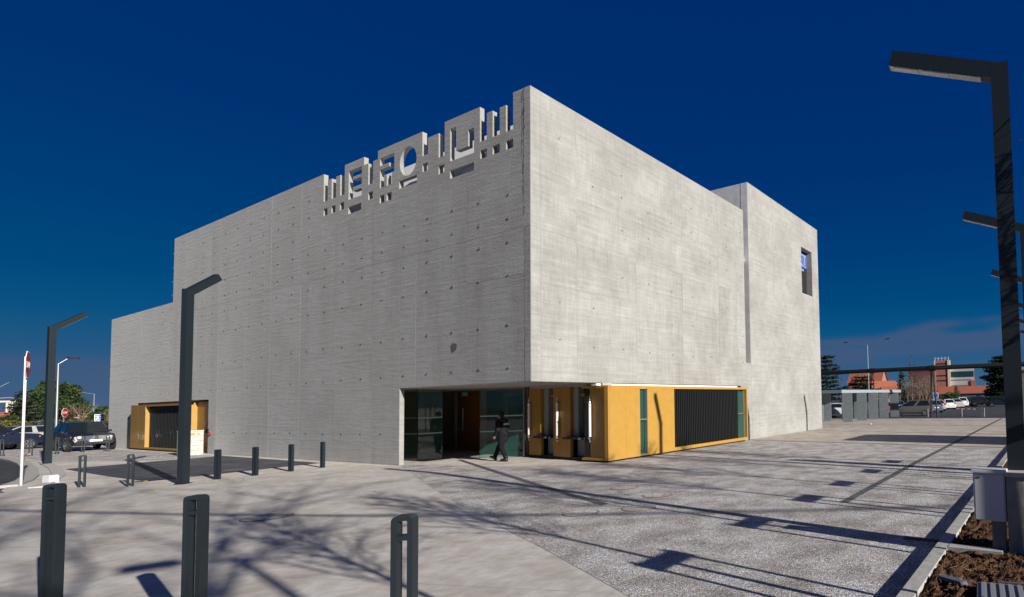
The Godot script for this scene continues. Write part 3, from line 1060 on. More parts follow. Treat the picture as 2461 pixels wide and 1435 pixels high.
func build_ground() -> void:
	var b := MB.new()
	# one wide sheet to the horizon
	b.slab(poly([-1500, -1500, 1500, -1500, 1500, 1500, -1500, 1500]), -0.03)
	structure("ground", b, M.asphalt)
	b = MB.new()
	b.slab(poly([-41, -37.5, 12.2, -36.6, 60, -37, 60, 60, -20, 60, -12.6, 9.5, -12.2, 7.3, -16.7, 6.35, -26.3, 5.05, -34.0, 4.6, -44.5, 4.2, -44.0, -2.5, -41.0, -6.0]), -0.004)
	structure("pavement", b, M.pave)
	# road on the left with a double kerb along its curve
	b = MB.new()
	b.slab(poly([-60, 4.6, -44.5, 4.3, -34.0, 4.75, -26.3, 5.2, -18.5, 6.05, -14.4, 6.95, -12.7, 7.6, -12.9, 9.6, -20, 60, -60, 60]), -0.022)
	structure("road", b, M.asphalt)
	b = MB.new()
	b.strip([Vector2(-36, 4.55), Vector2(-30, 4.72), Vector2(-26.3, 4.98), Vector2(-21, 5.55), Vector2(-17.5, 6.05), Vector2(-15.2, 6.5), Vector2(-13.5, 7.0)], 0.34, 0.05, 0.1)
	structure("kerb", b, M.kerb)
	b = MB.new()
	b.strip([Vector2(-26.3, 4.45), Vector2(-21, 5.0), Vector2(-17.0, 5.55), Vector2(-14.0, 6.2), Vector2(-12.2, 6.7)], 0.3, 0.03, 0.06)
	structure("kerb", b, M.cap_stone)
	b = MB.new()
	b.slab(poly([-13.4, 7.25, -11.6, 7.3, -11.1, 7.9, -12.6, 8.8, -13.0, 9.2]), 0.004)
	structure("pavement", b, M.slate)
	# gravel forecourt: washed aggregate
	b = MB.new()
	b.slab(poly([-6.9, -0.02, -6.9, -1.2, -4.7, -3.28, 0.2, -2.75, 0.2, -11.9, 0.05, -12.36, 6.07, -11.46, 12.32, -10.0, 12.32, 7.4, 9.73, 6.32, 8.56, 5.88, 7.18, 5.37, 4.72, 4.53, 2.58, 3.74, -0.45, 2.57]), 0.0)
	structure("gravel_paving", b, M.gravel)
	b = MB.new()
	b.slab(poly([-6.88, -0.17, -6.88, -1.2, -4.7, -3.25, 0.25, -2.7, 0.3, -2.2, -2.6, -0.9]), 0.0025)
	structure("pavement", b, M.pave_pale)
	b = MB.new()
	b.slab(poly([-45, 0.55, -45, 3.7, -36, 4.2, -26.4, 4.25, -21.6, 2.6, -21.4, 0.62]), 0.0)
	structure("gravel_paving", b, M.gravel)
	# paler paving round the asphalt patch and along the wall
	b = MB.new()
	b.slab(poly([-44, 0.02, -6.95, 0.02, -8.1, 2.2, -8.1, 5.0, -11.2, 6.6, -14.0, 6.2, -21.0, 4.9, -26.4, 4.3, -21.3, 2.4, -21.2, 0.5, -44, 0.5]), -0.001)
	structure("pavement", b, M.pave_pale)
	b = MB.new()
	b.slab(poly([-20.0, 4.95, -20.95, 0.38, -11.25, 0.5, -11.1, 1.5, -10.6, 4.4, -10.65, 5.0, -14.0, 5.05]), 0.0035)
	structure("asphalt_patch", b, M.patch)
	b = MB.new()
	b.slab(poly([0.02, -12.9, 0.02, -22.1, -2, -22.1, -6, -36.8, 12.2, -36.3, 12.2, -10.2, 6.07, -11.6, 0.06, -12.5]), 0.002)
	structure("pavement", b, M.pave_far)
	b = MB.new()
	b.strip([Vector2(0.06, -12.42), Vector2(6.07, -11.51), Vector2(12.2, -10.05)], 0.16, 0.006)
	structure("joint_strip", b, M.cap_stone)
	# pale joints in the gravel
	for q in [[Vector2(9.29, 6.11), Vector2(9.76, 3.34), Vector2(10.08, 1.34), Vector2(10.4, -4.0)], [Vector2(3.62, 3.88), Vector2(4.39, 0.81), Vector2(3.6, -5.46), Vector2(3.32, -11.8)]]:
		b = MB.new()
		b.strip(q, 0.03, 0.0045)
		structure("joint_strip", b, M.cap_stone)
	# channels
	b = MB.new()
	b.strip([Vector2(-6.4, -1.82), Vector2(-2.09, -0.16), Vector2(2.03, 1.41), Vector2(5.72, 2.73)], 0.17, 0.0045)
	structure("drain_channel", b, M.drain)
	b = MB.new()
	b.strip([Vector2(10.07, 0.95), Vector2(9.97, -5.5), Vector2(9.96, -36.0)], 0.17, 0.0065)
	structure("drain_channel", b, M.drain)
	# joints between the slabs of the foreground pavement
	for q in [[Vector2(-13.0, 8.6), Vector2(-2.0, 6.6), Vector2(2.0, 5.2), Vector2(4.3, 4.35)], [Vector2(-9.0, 9.6), Vector2(1.5, 7.7), Vector2(6.6, 5.2)], [Vector2(-3.0, 9.9), Vector2(9.5, 6.3)]]:
		b = MB.new()
		b.strip(q, 0.012, -0.0015)
		structure("slab_joint", b, M.cap_stone)
	# kerb and planting strip on the right
	b = MB.new()
	b.strip([Vector2(12.385, -60.0), Vector2(12.385, 14.0)], 0.15, 0.11, 0.14)
	structure("kerb", b, M.kerb)
	b = MB.new()
	b.box(Vector3(12.47, 0.0, 3.50), Vector3(13.1, 0.115, 3.66))
	structure("kerb", b, M.kerb)
	build_soil()
	# lids, rings and stains in the paving
	for q in [["manhole_cover", Vector3(0.32, 0.0, 5.97), 0.36, "round manhole cover in the smooth pavement left of the third bollard"], ["manhole_cover", Vector3(5.87, 0.0, 3.48), 0.30, "rust rimmed manhole nearest the camera in the gravel paving"], ["manhole_cover", Vector3(4.57, 0.0, 1.0), 0.30, "rust rimmed manhole farthest back in the gravel, near the entrance"], ["manhole_cover", Vector3(6.02, 0.0, 1.52), 0.30, "faint rust rimmed manhole in the gravel beside the pale joint"], ["manhole_cover", Vector3(6.60, 0.0, 2.74), 0.30, "rust rimmed manhole in the gravel on the line of the drain"]]:
		var o := thing(q[0], q[3], "manhole cover", q[1], 0.0, "manhole covers in the forecourt")
		b = MB.new()
		var first: bool = q[2] > 0.33
		b.lathe([Vector2(q[2], 0.002), Vector2(q[2], 0.0075), Vector2(q[2] + 0.014, 0.0075), Vector2(q[2] + 0.02, 0.002)], Vector3.ZERO, 28)
		part("rim", b, M.iron if first else M.rust, o)
		b = MB.new()
		b.lathe([Vector2(q[2], 0.0055), Vector2(0.0, 0.0056)], Vector3.ZERO, 28)
		part("lid", b, M.kerb if first else M.gravel, o)
	var bp := MB.new()
	bp.slab(poly([0.0, 0.0, 0.5, 0.0, 0.5, 0.16, 0.0, 0.16]), 0.006)
	for k in 6:
		bp.box(Vector3(0.03 + k * 0.08, 0.006, 0.02), Vector3(0.07 + k * 0.08, 0.012, 0.14))
	var gr := single("gully_grate", bp, M.rust, "small barred gully grate by the kerb left of the cabinet", "drain grate", "", Vector3(11.75, 0, 2.95))
	gr.rotation.y = 0.03
	# film of water along the edge of the dark patch
	b = MB.new()
	b.slab(poly([-10.98, 5.16, -10.86, 4.85, -10.72, 4.05, -10.66, 4.02, -10.55, 4.3, -10.62, 5.1, -10.8, 5.2]), 0.0075)
	single("puddle", b, M.water, "thin puddle at the edge of the dark asphalt patch, mirroring the golden porch", "puddle")
	b = MB.new()
	for q in [[Vector2(-16.2, 3.2), Vector2(-13.3, 2.2), Vector2(-13.6, 3.1), Vector2(-12.2, 2.9), Vector2(-11.3, 3.4)], [Vector2(-12.2, 2.9), Vector2(-11.2, 2.6)]]:
		b.strip(q, 0.05, 0.006)
	single("painted_mark", b, M.yellow_line, "thin yellow zigzag survey line painted on the dark asphalt patch", "road marking")
	# tactile studs round the foot of the lamp
	for k in 40:
		var p := Vector3(-9.9 + (k % 10) * 0.22 + (k / 10) * 0.1, 0.0, 5.95 - (k % 10) * 0.28 - (k / 10) * 0.12)
		if p.distance_to(Vector3(-8.555, 0, 4.786)) < 0.3:
			continue
		b = MB.new()
		b.lathe([Vector2(0.07, 0.0), Vector2(0.06, 0.012), Vector2(0.0, 0.014)], Vector3.ZERO, 8)
		single("tactile_stud", b, M.rough_wall, "small round stud set in the pale paving at the lamp's foot", "paving stud", "studs round the foot of the left lamp", p)


func build_soil() -> void:
	var b := MB.new()
	var f := noise(81, 1.6, 4)
	var g := noise(82, 6.0, 3)
	var nx := 90
	var nz := 130
	var h := func(x: float, z: float) -> float:
		return 0.085 + 0.045 * f.get_noise_2d(x, z) + 0.05 * g.get_noise_2d(x, z) - (0.03 if x < 12.5 else 0.0)
	for j in nz:
		for i in nx:
			var x0 := 12.46 + 2.2 * i / nx
			var x1 := 12.46 + 2.2 * (i + 1) / nx
			var z0 := 0.5 + 8.0 * j / nz
			var z1 := 0.5 + 8.0 * (j + 1) / nz
			b.quad(Vector3(x0, h.call(x0, z1), z1), Vector3(x1, h.call(x1, z1), z1), Vector3(x1, h.call(x1, z0), z0), Vector3(x0, h.call(x0, z0), z0))
	structure("planting_soil", b, M.earth)
	b = MB.new()
	b.slab(poly([12.46, -60, 26, -60, 26, 0.5, 12.46, 0.5]), 0.075)
	b.slab(poly([14.66, 0.5, 26, 0.5, 26, 14, 14.66, 14]), 0.075)
	b.slab(poly([12.46, 8.5, 14.66, 8.5, 14.66, 14, 12.46, 14]), 0.075)
	structure("planting_soil", b, M.earth)
	# clods and bits of straw
	rng.seed = 91
	b = MB.new()
	for k in 5000:
		var x := rng.randf_range(12.5, 14.0)
		var z := rng.randf_range(2.2, 6.2)
		if z > 3.45 and z < 3.72 and x < 13.15:
			continue
		var r := rng.randf_range(0.005, 0.016) * (1.0 if rng.randf() < 0.93 else 1.9)
		var o := Vector3(x, h.call(x, z) + r * 0.2, z)
		var q := []
		for s in [Vector3(1, 0, 0), Vector3(0, 0, -1), Vector3(-1, 0, 0), Vector3(0, 0, 1)]:
			q.append(o + Vector3(s.x * r * rng.randf_range(0.7, 1.4), rng.randf_range(-0.2, 0.4) * r, s.z * r * rng.randf_range(0.7, 1.4)))
		var top := o + Vector3(rng.randf_range(-0.3, 0.3) * r, r * rng.randf_range(0.6, 1.1), rng.randf_range(-0.3, 0.3) * r)
		for i in 4:
			b.tri(q[i], q[(i + 1) % 4], top)
	var cl := single("earth_clods", b, M.clod, "loose brown clods lying over the planting strip", "soil")
	cl.set_meta("kind", "stuff")
	b = MB.new()
	for k in 160:
		var x := rng.randf_range(12.5, 13.8)
		var z := rng.randf_range(2.5, 6.0)
		if z > 3.45 and z < 3.72:
			continue
		var a := rng.randf() * TAU
		var l := rng.randf_range(0.03, 0.12)
		var p := Vector3(x, h.call(x, z) + 0.02, z)
		b.tube(p, p + Vector3(cos(a) * l, rng.randf_range(0.0, 0.06), sin(a) * l), 0.002, 0.001, 4, false)
	var st := single("dry_stalks", b, M.straw, "scattered dry straw stalks on the planting soil", "straw")
	st.set_meta("kind", "stuff")
	# ribbed lid and flat stone at the corner of the picture
	var lid := thing("chamber_lid", "ribbed pale metal chamber lid in the soil at the lower right corner", "chamber lid", Vector3(12.97, 0.135, 4.97), 0.12)
	b = MB.new()
	b.cut_box(Vector3(0, 0, 0), Vector3(0.75, 0.03, 0.6), 0.01)
	part("plate", b, M.lid, lid)
	b = MB.new()
	for k in 9:
		b.cut_box(Vector3(0.04 + k * 0.08, 0.03, 0.02), Vector3(0.075 + k * 0.08, 0.042, 0.58), 0.005)
	part("rib", b, M.lid, lid)
	b = MB.new()
	b.tube(Vector3(0.2, 0.035, -0.03), Vector3(0.45, 0.045, -0.02), 0.008, 0.008)
	part("bolt", b, M.steel, lid)
	b = MB.new()
	b.cut_box(Vector3(-0.16, 0, -0.05), Vector3(0.16, 0.035, 0.05), 0.02, Transform3D(Basis(Vector3.UP, -0.45), Vector3.ZERO))
	single("flat_stone", b, M.slate, "flat grey stone lying in the soil left of the chamber lid", "stone", "", Vector3(12.72, 0.105, 4.88))


# ---------- street furniture ----------
func bollard_proto(H: float, S: float, t: float, W: float) -> Node3D:
	var o := Node3D.new()
	var b := MB.new()
	var R := 0.035
	# bent flat bar: outer and inner outline
	var outer := []
	var inner := []
	outer.append(Vector2(-S / 2, 0))
	inner.append(Vector2(-S / 2 + t, 0))
	for k in 6:
		var a := PI - (PI / 2) * k / 5.0
		outer.append(Vector2(-S / 2 + R, H - R) + Vector2(cos(a), sin(a)) * R)
		inner.append(Vector2(-S / 2 + t + 0.008, H - t - 0.008) + Vector2(cos(a), sin(a)) * 0.008)
	for k in 6:
		var a := PI / 2 - (PI / 2) * k / 5.0
		outer.append(Vector2(S / 2 - R, H - R) + Vector2(cos(a), sin(a)) * R)
		inner.append(Vector2(S / 2 - t - 0.008, H - t - 0.008) + Vector2(cos(a), sin(a)) * 0.008)
	outer.append(Vector2(S / 2, 0))
	inner.append(Vector2(S / 2 - t, 0))
	for k in outer.size() - 1:
		var p: Vector2 = outer[k]
		var q: Vector2 = outer[k + 1]
		var r: Vector2 = inner[k]
		var s: Vector2 = inner[k + 1]
		var z := W / 2
		b.quad(v3(p, z), v3(r, z), v3(s, z), v3(q, z))
		b.quad(v3(r, -z), v3(p, -z), v3(q, -z), v3(s, -z))
		b.quad(v3(p, -z), v3(p, z), v3(q, z), v3(q, -z))
		b.quad(v3(r, z), v3(r, -z), v3(s, -z), v3(s, z))
	part("bent_bar", b, M.charcoal, o)
	b = MB.new()
	b.box(Vector3(-S / 2 + t, H - 0.165, -W / 2 + 0.002), Vector3(S / 2 - t, H - 0.135, W / 2 - 0.002))
	part("cross_bar", b, M.charcoal, o)
	return o


func lamp(label: String, base: Vector3, h: float, arm: Vector3, group: String, sect := 0.2) -> void:
	var o := thing("street_lamp", label, "street lamp", base, 0.0, group)
	var flat := Vector3(arm.x, 0, arm.z)
	var yaw := atan2(-flat.z, flat.x)
	var by := Basis(Vector3.UP, yaw)
	var s := sect * 0.5
	var d := 0.075
	var b := MB.new()
	b.box(Vector3(-s, -base.y, -d), Vector3(s, h, d), Transform3D(by, Vector3.ZERO))
	part("pole", b, M.charcoal, o)
	b = MB.new()
	var tilt := atan2(arm.y, flat.length())
	var ta := Transform3D(by * Basis(Vector3.BACK, tilt), Vector3(0, h - s, 0))
	b.box(Vector3(-s * 0.2, -s * 0.95, -d * 0.99), Vector3(arm.length(), s * 0.95, d * 0.99), ta)
	var a := part("arm", b, M.charcoal, o)
	b = MB.new()
	b.box(Vector3(s * 1.9, -s * 0.95 - 0.012, -d * 0.8), Vector3(arm.length() - 0.02, -s * 0.95 + 0.002, d * 0.8), ta)
	part("lamp_plate", b, M.steel, a)
	b = MB.new()
	b.box(Vector3(arm.length() * 0.42, -s * 0.95 - 0.018, -d * 0.62), Vector3(arm.length() * 0.68, -s * 0.95 - 0.010, d * 0.62), ta)
	b.box(Vector3(arm.length() * 0.71, -s * 0.95 - 0.018, -d * 0.62), Vector3(arm.length() * 0.95, -s * 0.95 - 0.010, d * 0.62), ta)
	part("lens", b, M.tube_white, a)
	b = MB.new()
	b.cut_box(Vector3(-s - 0.05, -base.y, -d - 0.05), Vector3(s + 0.05, 0.02, d + 0.05), 0.01, Transform3D(by, Vector3.ZERO))
	part("foot_plate", b, M.charcoal_flat, o)


func old_lamp(label: String, base: Vector3, h: float, arms: Array, group := "") -> void:
	var o := thing("old_street_lamp", label, "street lamp", base, 0.0, group)
	var b := MB.new()
	b.tube(Vector3(0, 0, 0), Vector3(0, h, 0), 0.09, 0.05, 10)
	part("pole", b, M.steel, o)
	for a in arms:
		b = MB.new()
		b.tube(Vector3(0, h - 0.05, 0), Vector3(0, h, 0) + a, 0.035, 0.03, 8)
		part("arm", b, M.steel, o)
		b = MB.new()
		var dir: Vector3 = Vector3(a.x, 0, a.z).normalized()
		var bs := Basis(dir, Vector3.UP, dir.cross(Vector3.UP))
		var tt := Transform3D(bs, Vector3(0, h + 0.02, 0) + a)
		b.cut_box(Vector3(-0.05, -0.06, -0.12), Vector3(0.32 + 0.03 * h, 0.08, 0.12), 0.05, tt)
		part("lamp_head", b, M.charcoal_flat, o)


func stop_sign(label: String, base: Vector3, h: float, r: float, face: float) -> void:
	var o := thing("stop_sign", label, "road sign", base, face)
	# local +z is the printed face
	var b := MB.new()
	b.box(Vector3(-0.04, 0, -0.06), Vector3(0.04, h - r * 0.45, -0.012))
	part("post", b, M.steel, o)
	var oct := func(rr: float, z0: float, z1: float) -> MB:
		var m := MB.new()
		var c := Vector3(0, h - r, 0)
		for i in 8:
			var a0 := TAU * (i + 0.5) / 8
			var a1 := TAU * (i + 1.5) / 8
			var p := c + Vector3(cos(a0), sin(a0), 0) * rr
			var q := c + Vector3(cos(a1), sin(a1), 0) * rr
			var k := Vector3(0, 0, 1)
			m.tri(c + k * z1, p + k * z1, q + k * z1)
			m.tri(c + k * z0, q + k * z0, p + k * z0)
			m.quad(p + k * z0, q + k * z0, q + k * z1, p + k * z1)
		return m
	part("back_plate", oct.call(r, -0.012, 0.0), M.white_paint, o)
	part("red_face", oct.call(r * 0.93, 0.0, 0.004), M.red, o)
	text("lettering", "STOP", r * 0.6, M.white_paint, o, Transform3D(Basis(), Vector3(0, h - r, 0.005)))


func plate_sign(called: String, label: String, base: Vector3, h: float, w: float, face: float, s: String) -> void:
	var o := thing(called, label, "road sign", base, face)
	var b := MB.new()
	b.tube(Vector3(0, 0, -0.04), Vector3(0, h, -0.04), 0.03, 0.03)
	part("post", b, M.steel, o)
	b = MB.new()
	b.cut_box(Vector3(-w / 2, h - w * 1.05, -0.015), Vector3(w / 2, h, 0.0), 0.006)
	part("border", b, M.white_paint, o)
	b = MB.new()
	b.box(Vector3(-w * 0.43, h - w * 0.98, 0.0), Vector3(w * 0.43, h - w * 0.07, 0.004))
	part("blue_face", b, M.blue, o)
	text("lettering", s, w * 0.75, M.white_paint, o, Transform3D(Basis(), Vector3(0, h - w * 0.52, 0.005)))


func build_street() -> void:
	var bp := bollard_proto(0.9, 0.13, 0.038, 0.085)
	var big := bollard_proto(1.28, 0.13, 0.033, 0.092)
	var g := "dark bent-bar bollards round the forecourt"
	var yaw0 := 0.708
	var spots := [
		[4.02, 8.99, yaw0, "leftmost of the three large foreground bollards, dark bent flat bar"],
		[6.88, 8.69, yaw0, "middle of the three large foreground bollards, dark bent flat bar"],
		[9.735, 8.47, yaw0, "rightmost foreground bollard, sky-lit dark bar with paving seen through its loop"],
		[-10.84, 6.16, 1.22, "first far bollard left of the lamp, nearest the kerb, two thin uprights"],
		[-9.52, 5.56, 1.22, "far bollard just left of the tall lamp pole, in front of the dark patch"],
		[-8.886, 3.997, 0.66, "first far bollard right of the tall lamp pole"],
		[-8.817, 3.166, 0.5, "second far bollard right of the tall lamp pole"],
		[-8.978, 2.225, 0.3, "third far bollard right of the tall lamp pole"],
		[-9.161, 1.294, 0.15, "last far bollard of the row, nearest the concrete wall"],
		[-33.79, 3.74, 1.3, "distant bollard with red and white tape tied at its foot"],
		[-33.80, 2.91, 1.3, "distant bollard in front of the silver saloon's front wheel"],
		[-34.96, 4.44, 1.3, "distant bollard at the left edge of the picture"],
		[-34.42, 1.95, 1.3, "distant bollard in front of the black off-roader's near wheel"],
		[-33.51, 1.27, 1.3, "distant bollard by the black off-roader's number plate, nearest the hall"],
	]
	for q in spots:
		var o := copy(big if q[2] == yaw0 else bp, "bollard", q[3], Vector3(q[0], 0, q[1]), q[2])
		o.set_meta("category", "bollard")
		o.set_meta("group", g)
	bp.free()
	big.free()
	# flat-armed lamps
	lamp("tall charcoal street lamp with upturned flat arm beside the asphalt patch", Vector3(-8.555, 0, 4.786), 5.62, Vector3(-0.45, 0.66, -0.74), "charcoal flat-armed street lamps")
	lamp("charcoal street lamp with upturned arm standing by the left road kerb", Vector3(-24.42, 0, 4.66), 5.88, Vector3(-0.2, 0.78, -0.9), "charcoal flat-armed street lamps")
	var gl := "charcoal flat-armed street lamps"
	var rl := ["huge nearest charcoal street lamp at the right edge, its lens plate seen from below", "second charcoal street lamp of the right row, behind the nearest one", "third charcoal street lamp of the right row", "fourth charcoal street lamp of the right row", "fifth charcoal street lamp of the right row", "farthest charcoal street lamp of the right row"]
	for k in 6:
		lamp(rl[k], Vector3(13.29 - 0.02 * k, 0.08, 3.6 - 7.1 * k) if k else Vector3(13.27, 0.08, 3.235), 6.02 if k else 6.2, Vector3(-1.38, 0.56, 0.1), gl, 0.21)
	# older lamps
	old_lamp("pale twin-armed street lamp rising behind the galvanised shelter", Vector3(-11.9, 0, -69.5), 10.2, [Vector3(-2.9, 0.5, 1.0), Vector3(2.8, 0.8, -0.8)])
	old_lamp("slim single-armed street lamp between the left charcoal lamp and the hall", Vector3(-47.46, 0, 0.8), 5.7, [Vector3(-0.05, 0.38, -0.42)])
	old_lamp("faint far street lamp at the left edge above the red roof", Vector3(-125.2, 0, -6.3), 6.5, [Vector3(0.2, 0.9, -1.0)])
	old_lamp("faint far street lamp against the sky beside the hall's left end", Vector3(-153.4, 0, -20.4), 6.3, [Vector3(0.0, 0.5, 2.2)])
	old_lamp("far street lamp whose short arm shows beside the dark conifer", Vector3(-110.0, 0, -4.3), 5.2, [Vector3(0.0, 0.5, 1.2)])
	old_lamp("round-headed street lamp out of view on the right, throwing its shadow on the foreground", Vector3(20.0, 0, 9.75), 6.1, [Vector3(-0.2, 0.1, 0.5)])
	# signs
	stop_sign("large stop sign on a pale post at the left road, seen almost edge-on", Vector3(-13.34, 0, 6.77), 4.0, 0.43, 2.9)
	stop_sign("small red stop sign on a thin post before the dark parked cars", Vector3(-41.83, 0, 1.38), 2.56, 0.31, 2.58)
	plate_sign("number_sign", "small blue square sign reading 23 behind the black off-roader", Vector3(-47.2, 0, -1.0), 2.1, 0.45, 1.4, "23")
	plate_sign("number_sign", "small blue square sign in front of the green shrub by the brick building", Vector3(1.2, 0, -54.5), 2.3, 0.62, 0.25, "1")
	# squat block at the end of the kerb
	var b := MB.new()
	b.cut_box(Vector3(-0.13, 0, -0.12), Vector3(0.13, 0.24, 0.12), 0.03)
	single("kerb_block", b, M.cabinet, "squat pale block at the end of the double kerb behind the first bollard", "concrete block", "", Vector3(-13.6, 0, 6.25)).rotation.y = 0.5
	build_pillar()
	build_cabinet()
	build_shelter()
	build_pipe()
	build_tape()
	# overhead cable and off-picture things that throw shadows
	b = MB.new()
	var pts := []
	for k in 25:
		var u := k / 24.0
		pts.append(Vector3(lerpf(6.0, 36.5, u), 8.6 - 1.0 * sin(PI * u), lerpf(13.9, 3.2, u)))
	b.path(pts, 0.05, 6)
	single("overhead_cable", b, M.black, "thin overhead cable out of view, shadowing the pavement in one long line", "cable")
	b = MB.new()
	b.cut_box(Vector3(15.2, 0.07, -15.3), Vector3(17.6, 3.9, -11.4), 0.05)
	single("utility_kiosk", b, M.render_grey, "plain grey kiosk out of view on the right, shading the far paving", "kiosk")
	b = MB.new()
	b.cut_box(Vector3(-0.06, 0, -0.05), Vector3(0.08, 0.05, 0.06), 0.02)
	single("crumpled_paper", b, M.white_paint, "scrap of white paper lying on the far paving", "litter", "", Vector3(1.75, 0.002, -27.0))


func build_pillar() -> void:
	var o := thing("block_pillar", "low pale block pillar with an orange plate beside the golden porch", "pillar", Vector3(-23.42, 0, 0.74))
	var b: MB
	for k in 5:
		b = MB.new()
		b.cut_box(Vector3(-0.16, k * 0.228, -0.4), Vector3(0.16, k * 0.228 + 0.22, 0.4), 0.006)
		part("block", b, M.cap_stone, o)
	b = MB.new()
	b.cut_box(Vector3(-0.17, 1.14, -0.41), Vector3(0.17, 1.19, 0.41), 0.008)
	part("cap", b, M.cap_stone, o)
	b = MB.new()
	b.box(Vector3(0.16, 0.96, -0.25), Vector3(0.172, 1.06, 0.3))
	var pl := part("orange_plate", b, M.orange, o)
	b = MB.new()
	b.box(Vector3(0.172, 0.99, 0.05), Vector3(0.175, 1.02, 0.2))
	b.box(Vector3(0.172, 0.99, -0.18), Vector3(0.175, 1.03, -0.1))
	part("white_mark", b, M.white_paint, pl)


func build_cabinet() -> void:
	var o := thing("electric_cabinet", "pale grey electrical cabinet on a dark post at the lower right", "cabinet", Vector3(12.78, 0.09, 3.54))
	var b := MB.new()
	b.cut_box(Vector3(0.0, 0.36, -0.2), Vector3(0.37, 0.95, 0.0), 0.008)
	part("case", b, M.cabinet, o)
	b = MB.new()
	b.cut_box(Vector3(0.02, 0.375, 0.0), Vector3(0.355, 0.925, 0.012), 0.004)
	var door := part("door", b, M.cabinet, o)
	b = MB.new()
	b.box(Vector3(0.035, 0.875, 0.012), Vector3(0.085, 0.9, 0.016))
	part("label_plate", b, M.iron, door)
	b = MB.new()
	b.cut_box(Vector3(-0.02, 0.951, -0.22), Vector3(0.39, 0.985, 0.03), 0.008)
	part("lid", b, M.cabinet, o)
	b = MB.new()
	b.box(Vector3(0.2, -0.05, -0.15), Vector3(0.355, 0.36, -0.02))
	part("post", b, M.cabinet_post, o)
	o = thing("low_wall", "low rough concrete wall with a pale cap right of the cabinet", "wall", Vector3(13.165, 0.0, 3.56))
	b = MB.new()
	b.cut_box(Vector3(0, 0, -0.24), Vector3(1.6, 1.0, -0.02), 0.006)
	part("wall_face", b, M.rough_wall, o)
	b = MB.new()
	b.cut_box(Vector3(-0.01, 1.0, -0.26), Vector3(1.61, 1.05, 0.0), 0.008)
	part("cap", b, M.cap_stone, o)
	o = thing("concrete_pier", "tall weathered concrete pier with a white cap at the right edge", "pier", Vector3(13.02, 0.0, -4.0))
	b = MB.new()
	b.cut_box(Vector3(0, 0, -0.3), Vector3(0.9, 2.58, 0.0), 0.01)
	part("shaft", b, M.rough_wall, o)
	b = MB.new()
	b.cut_box(Vector3(-0.03, 2.58, -0.33), Vector3(0.93, 2.66, 0.03), 0.01)
	part("cap", b, M.cap_stone, o)


func build_shelter() -> void:
	var o := thing("fin_shelter", "galvanised shelter of upright fins under a flat roof", "shelter", Vector3.ZERO)
	var b := MB.new()
	b.slab(poly([-9.0, -30.2, -1.55, -30.0, 0.35, -41.5, -9.0, -41.5]), 2.64, 0.26)
	part("roof", b, M.galvanised_pale, o)
	b = MB.new()
	b.box(Vector3(-0.42, 0, -0.03), Vector3(0.42, 2.38, 0.03))
	var fm := b.mesh()
	for q in [[-1.25, -30.4, 0.12], [-0.85, -32.9, 0.12], [-0.55, -35.2, 0.12], [-0.3, -37.6, 0.12], [-0.05, -40.4, 0.12], [-3.75, -32.0, 0.12], [-2.4, -36.5, 0.1], [-2.2, -39.5, 0.1], [-4.6, -33.0, 0.12], [-6.0, -33.0, 0.12], [-2.75, -34.2, 0.1]]:
		var p := part_mesh("fin", fm, M.galvanised, o)
		p.position = Vector3(q[0], 0, q[1])
		p.rotation.y = q[2]
	b = MB.new()
	for k in 14:
		b.box(Vector3(-5.9 + k * 0.14, 0.1, -31.7), Vector3(-5.79 + k * 0.14, 1.55, -31.66))
	b.box(Vector3(-5.95, 0.06, -31.74), Vector3(-3.9, 1.57, -31.70))
	part("corrugated_screen", b, M.galvanised_pale, o)


func build_pipe() -> void:
	var o := thing("pipe_gantry", "long black horizontal pipe carried on paired posts beyond the plaza", "pipe", Vector3.ZERO)
	var b := MB.new()
	b.tube(Vector3(-14.0, 4.5, -38.4), Vector3(4.2, 4.5, -38.4), 0.2, 0.2, 12)
	b.tube(Vector3(4.2, 4.5, -38.4), Vector3(26.0, 4.5, -41.0), 0.2, 0.2, 12)
	part("pipe", b, M.charcoal_flat, o)
	for x in [-1.6, 4.05, 17.0]:
		var z := -38.4 if x < 5 else -40.0
		for s in [-0.16, 0.24]:
			b = MB.new()
			b.tube(Vector3(x + s * 1.6, 0.0, z + s), Vector3(x + s * 0.4, 4.4, z), 0.075, 0.06, 8)
			part("post", b, M.charcoal_flat, o)
		b = MB.new()
		b.tube(Vector3(x - 0.25, 4.5, z), Vector3(x + 0.35, 4.5, z), 0.24, 0.24, 12)
		part("collar", b, M.charcoal_flat, o)


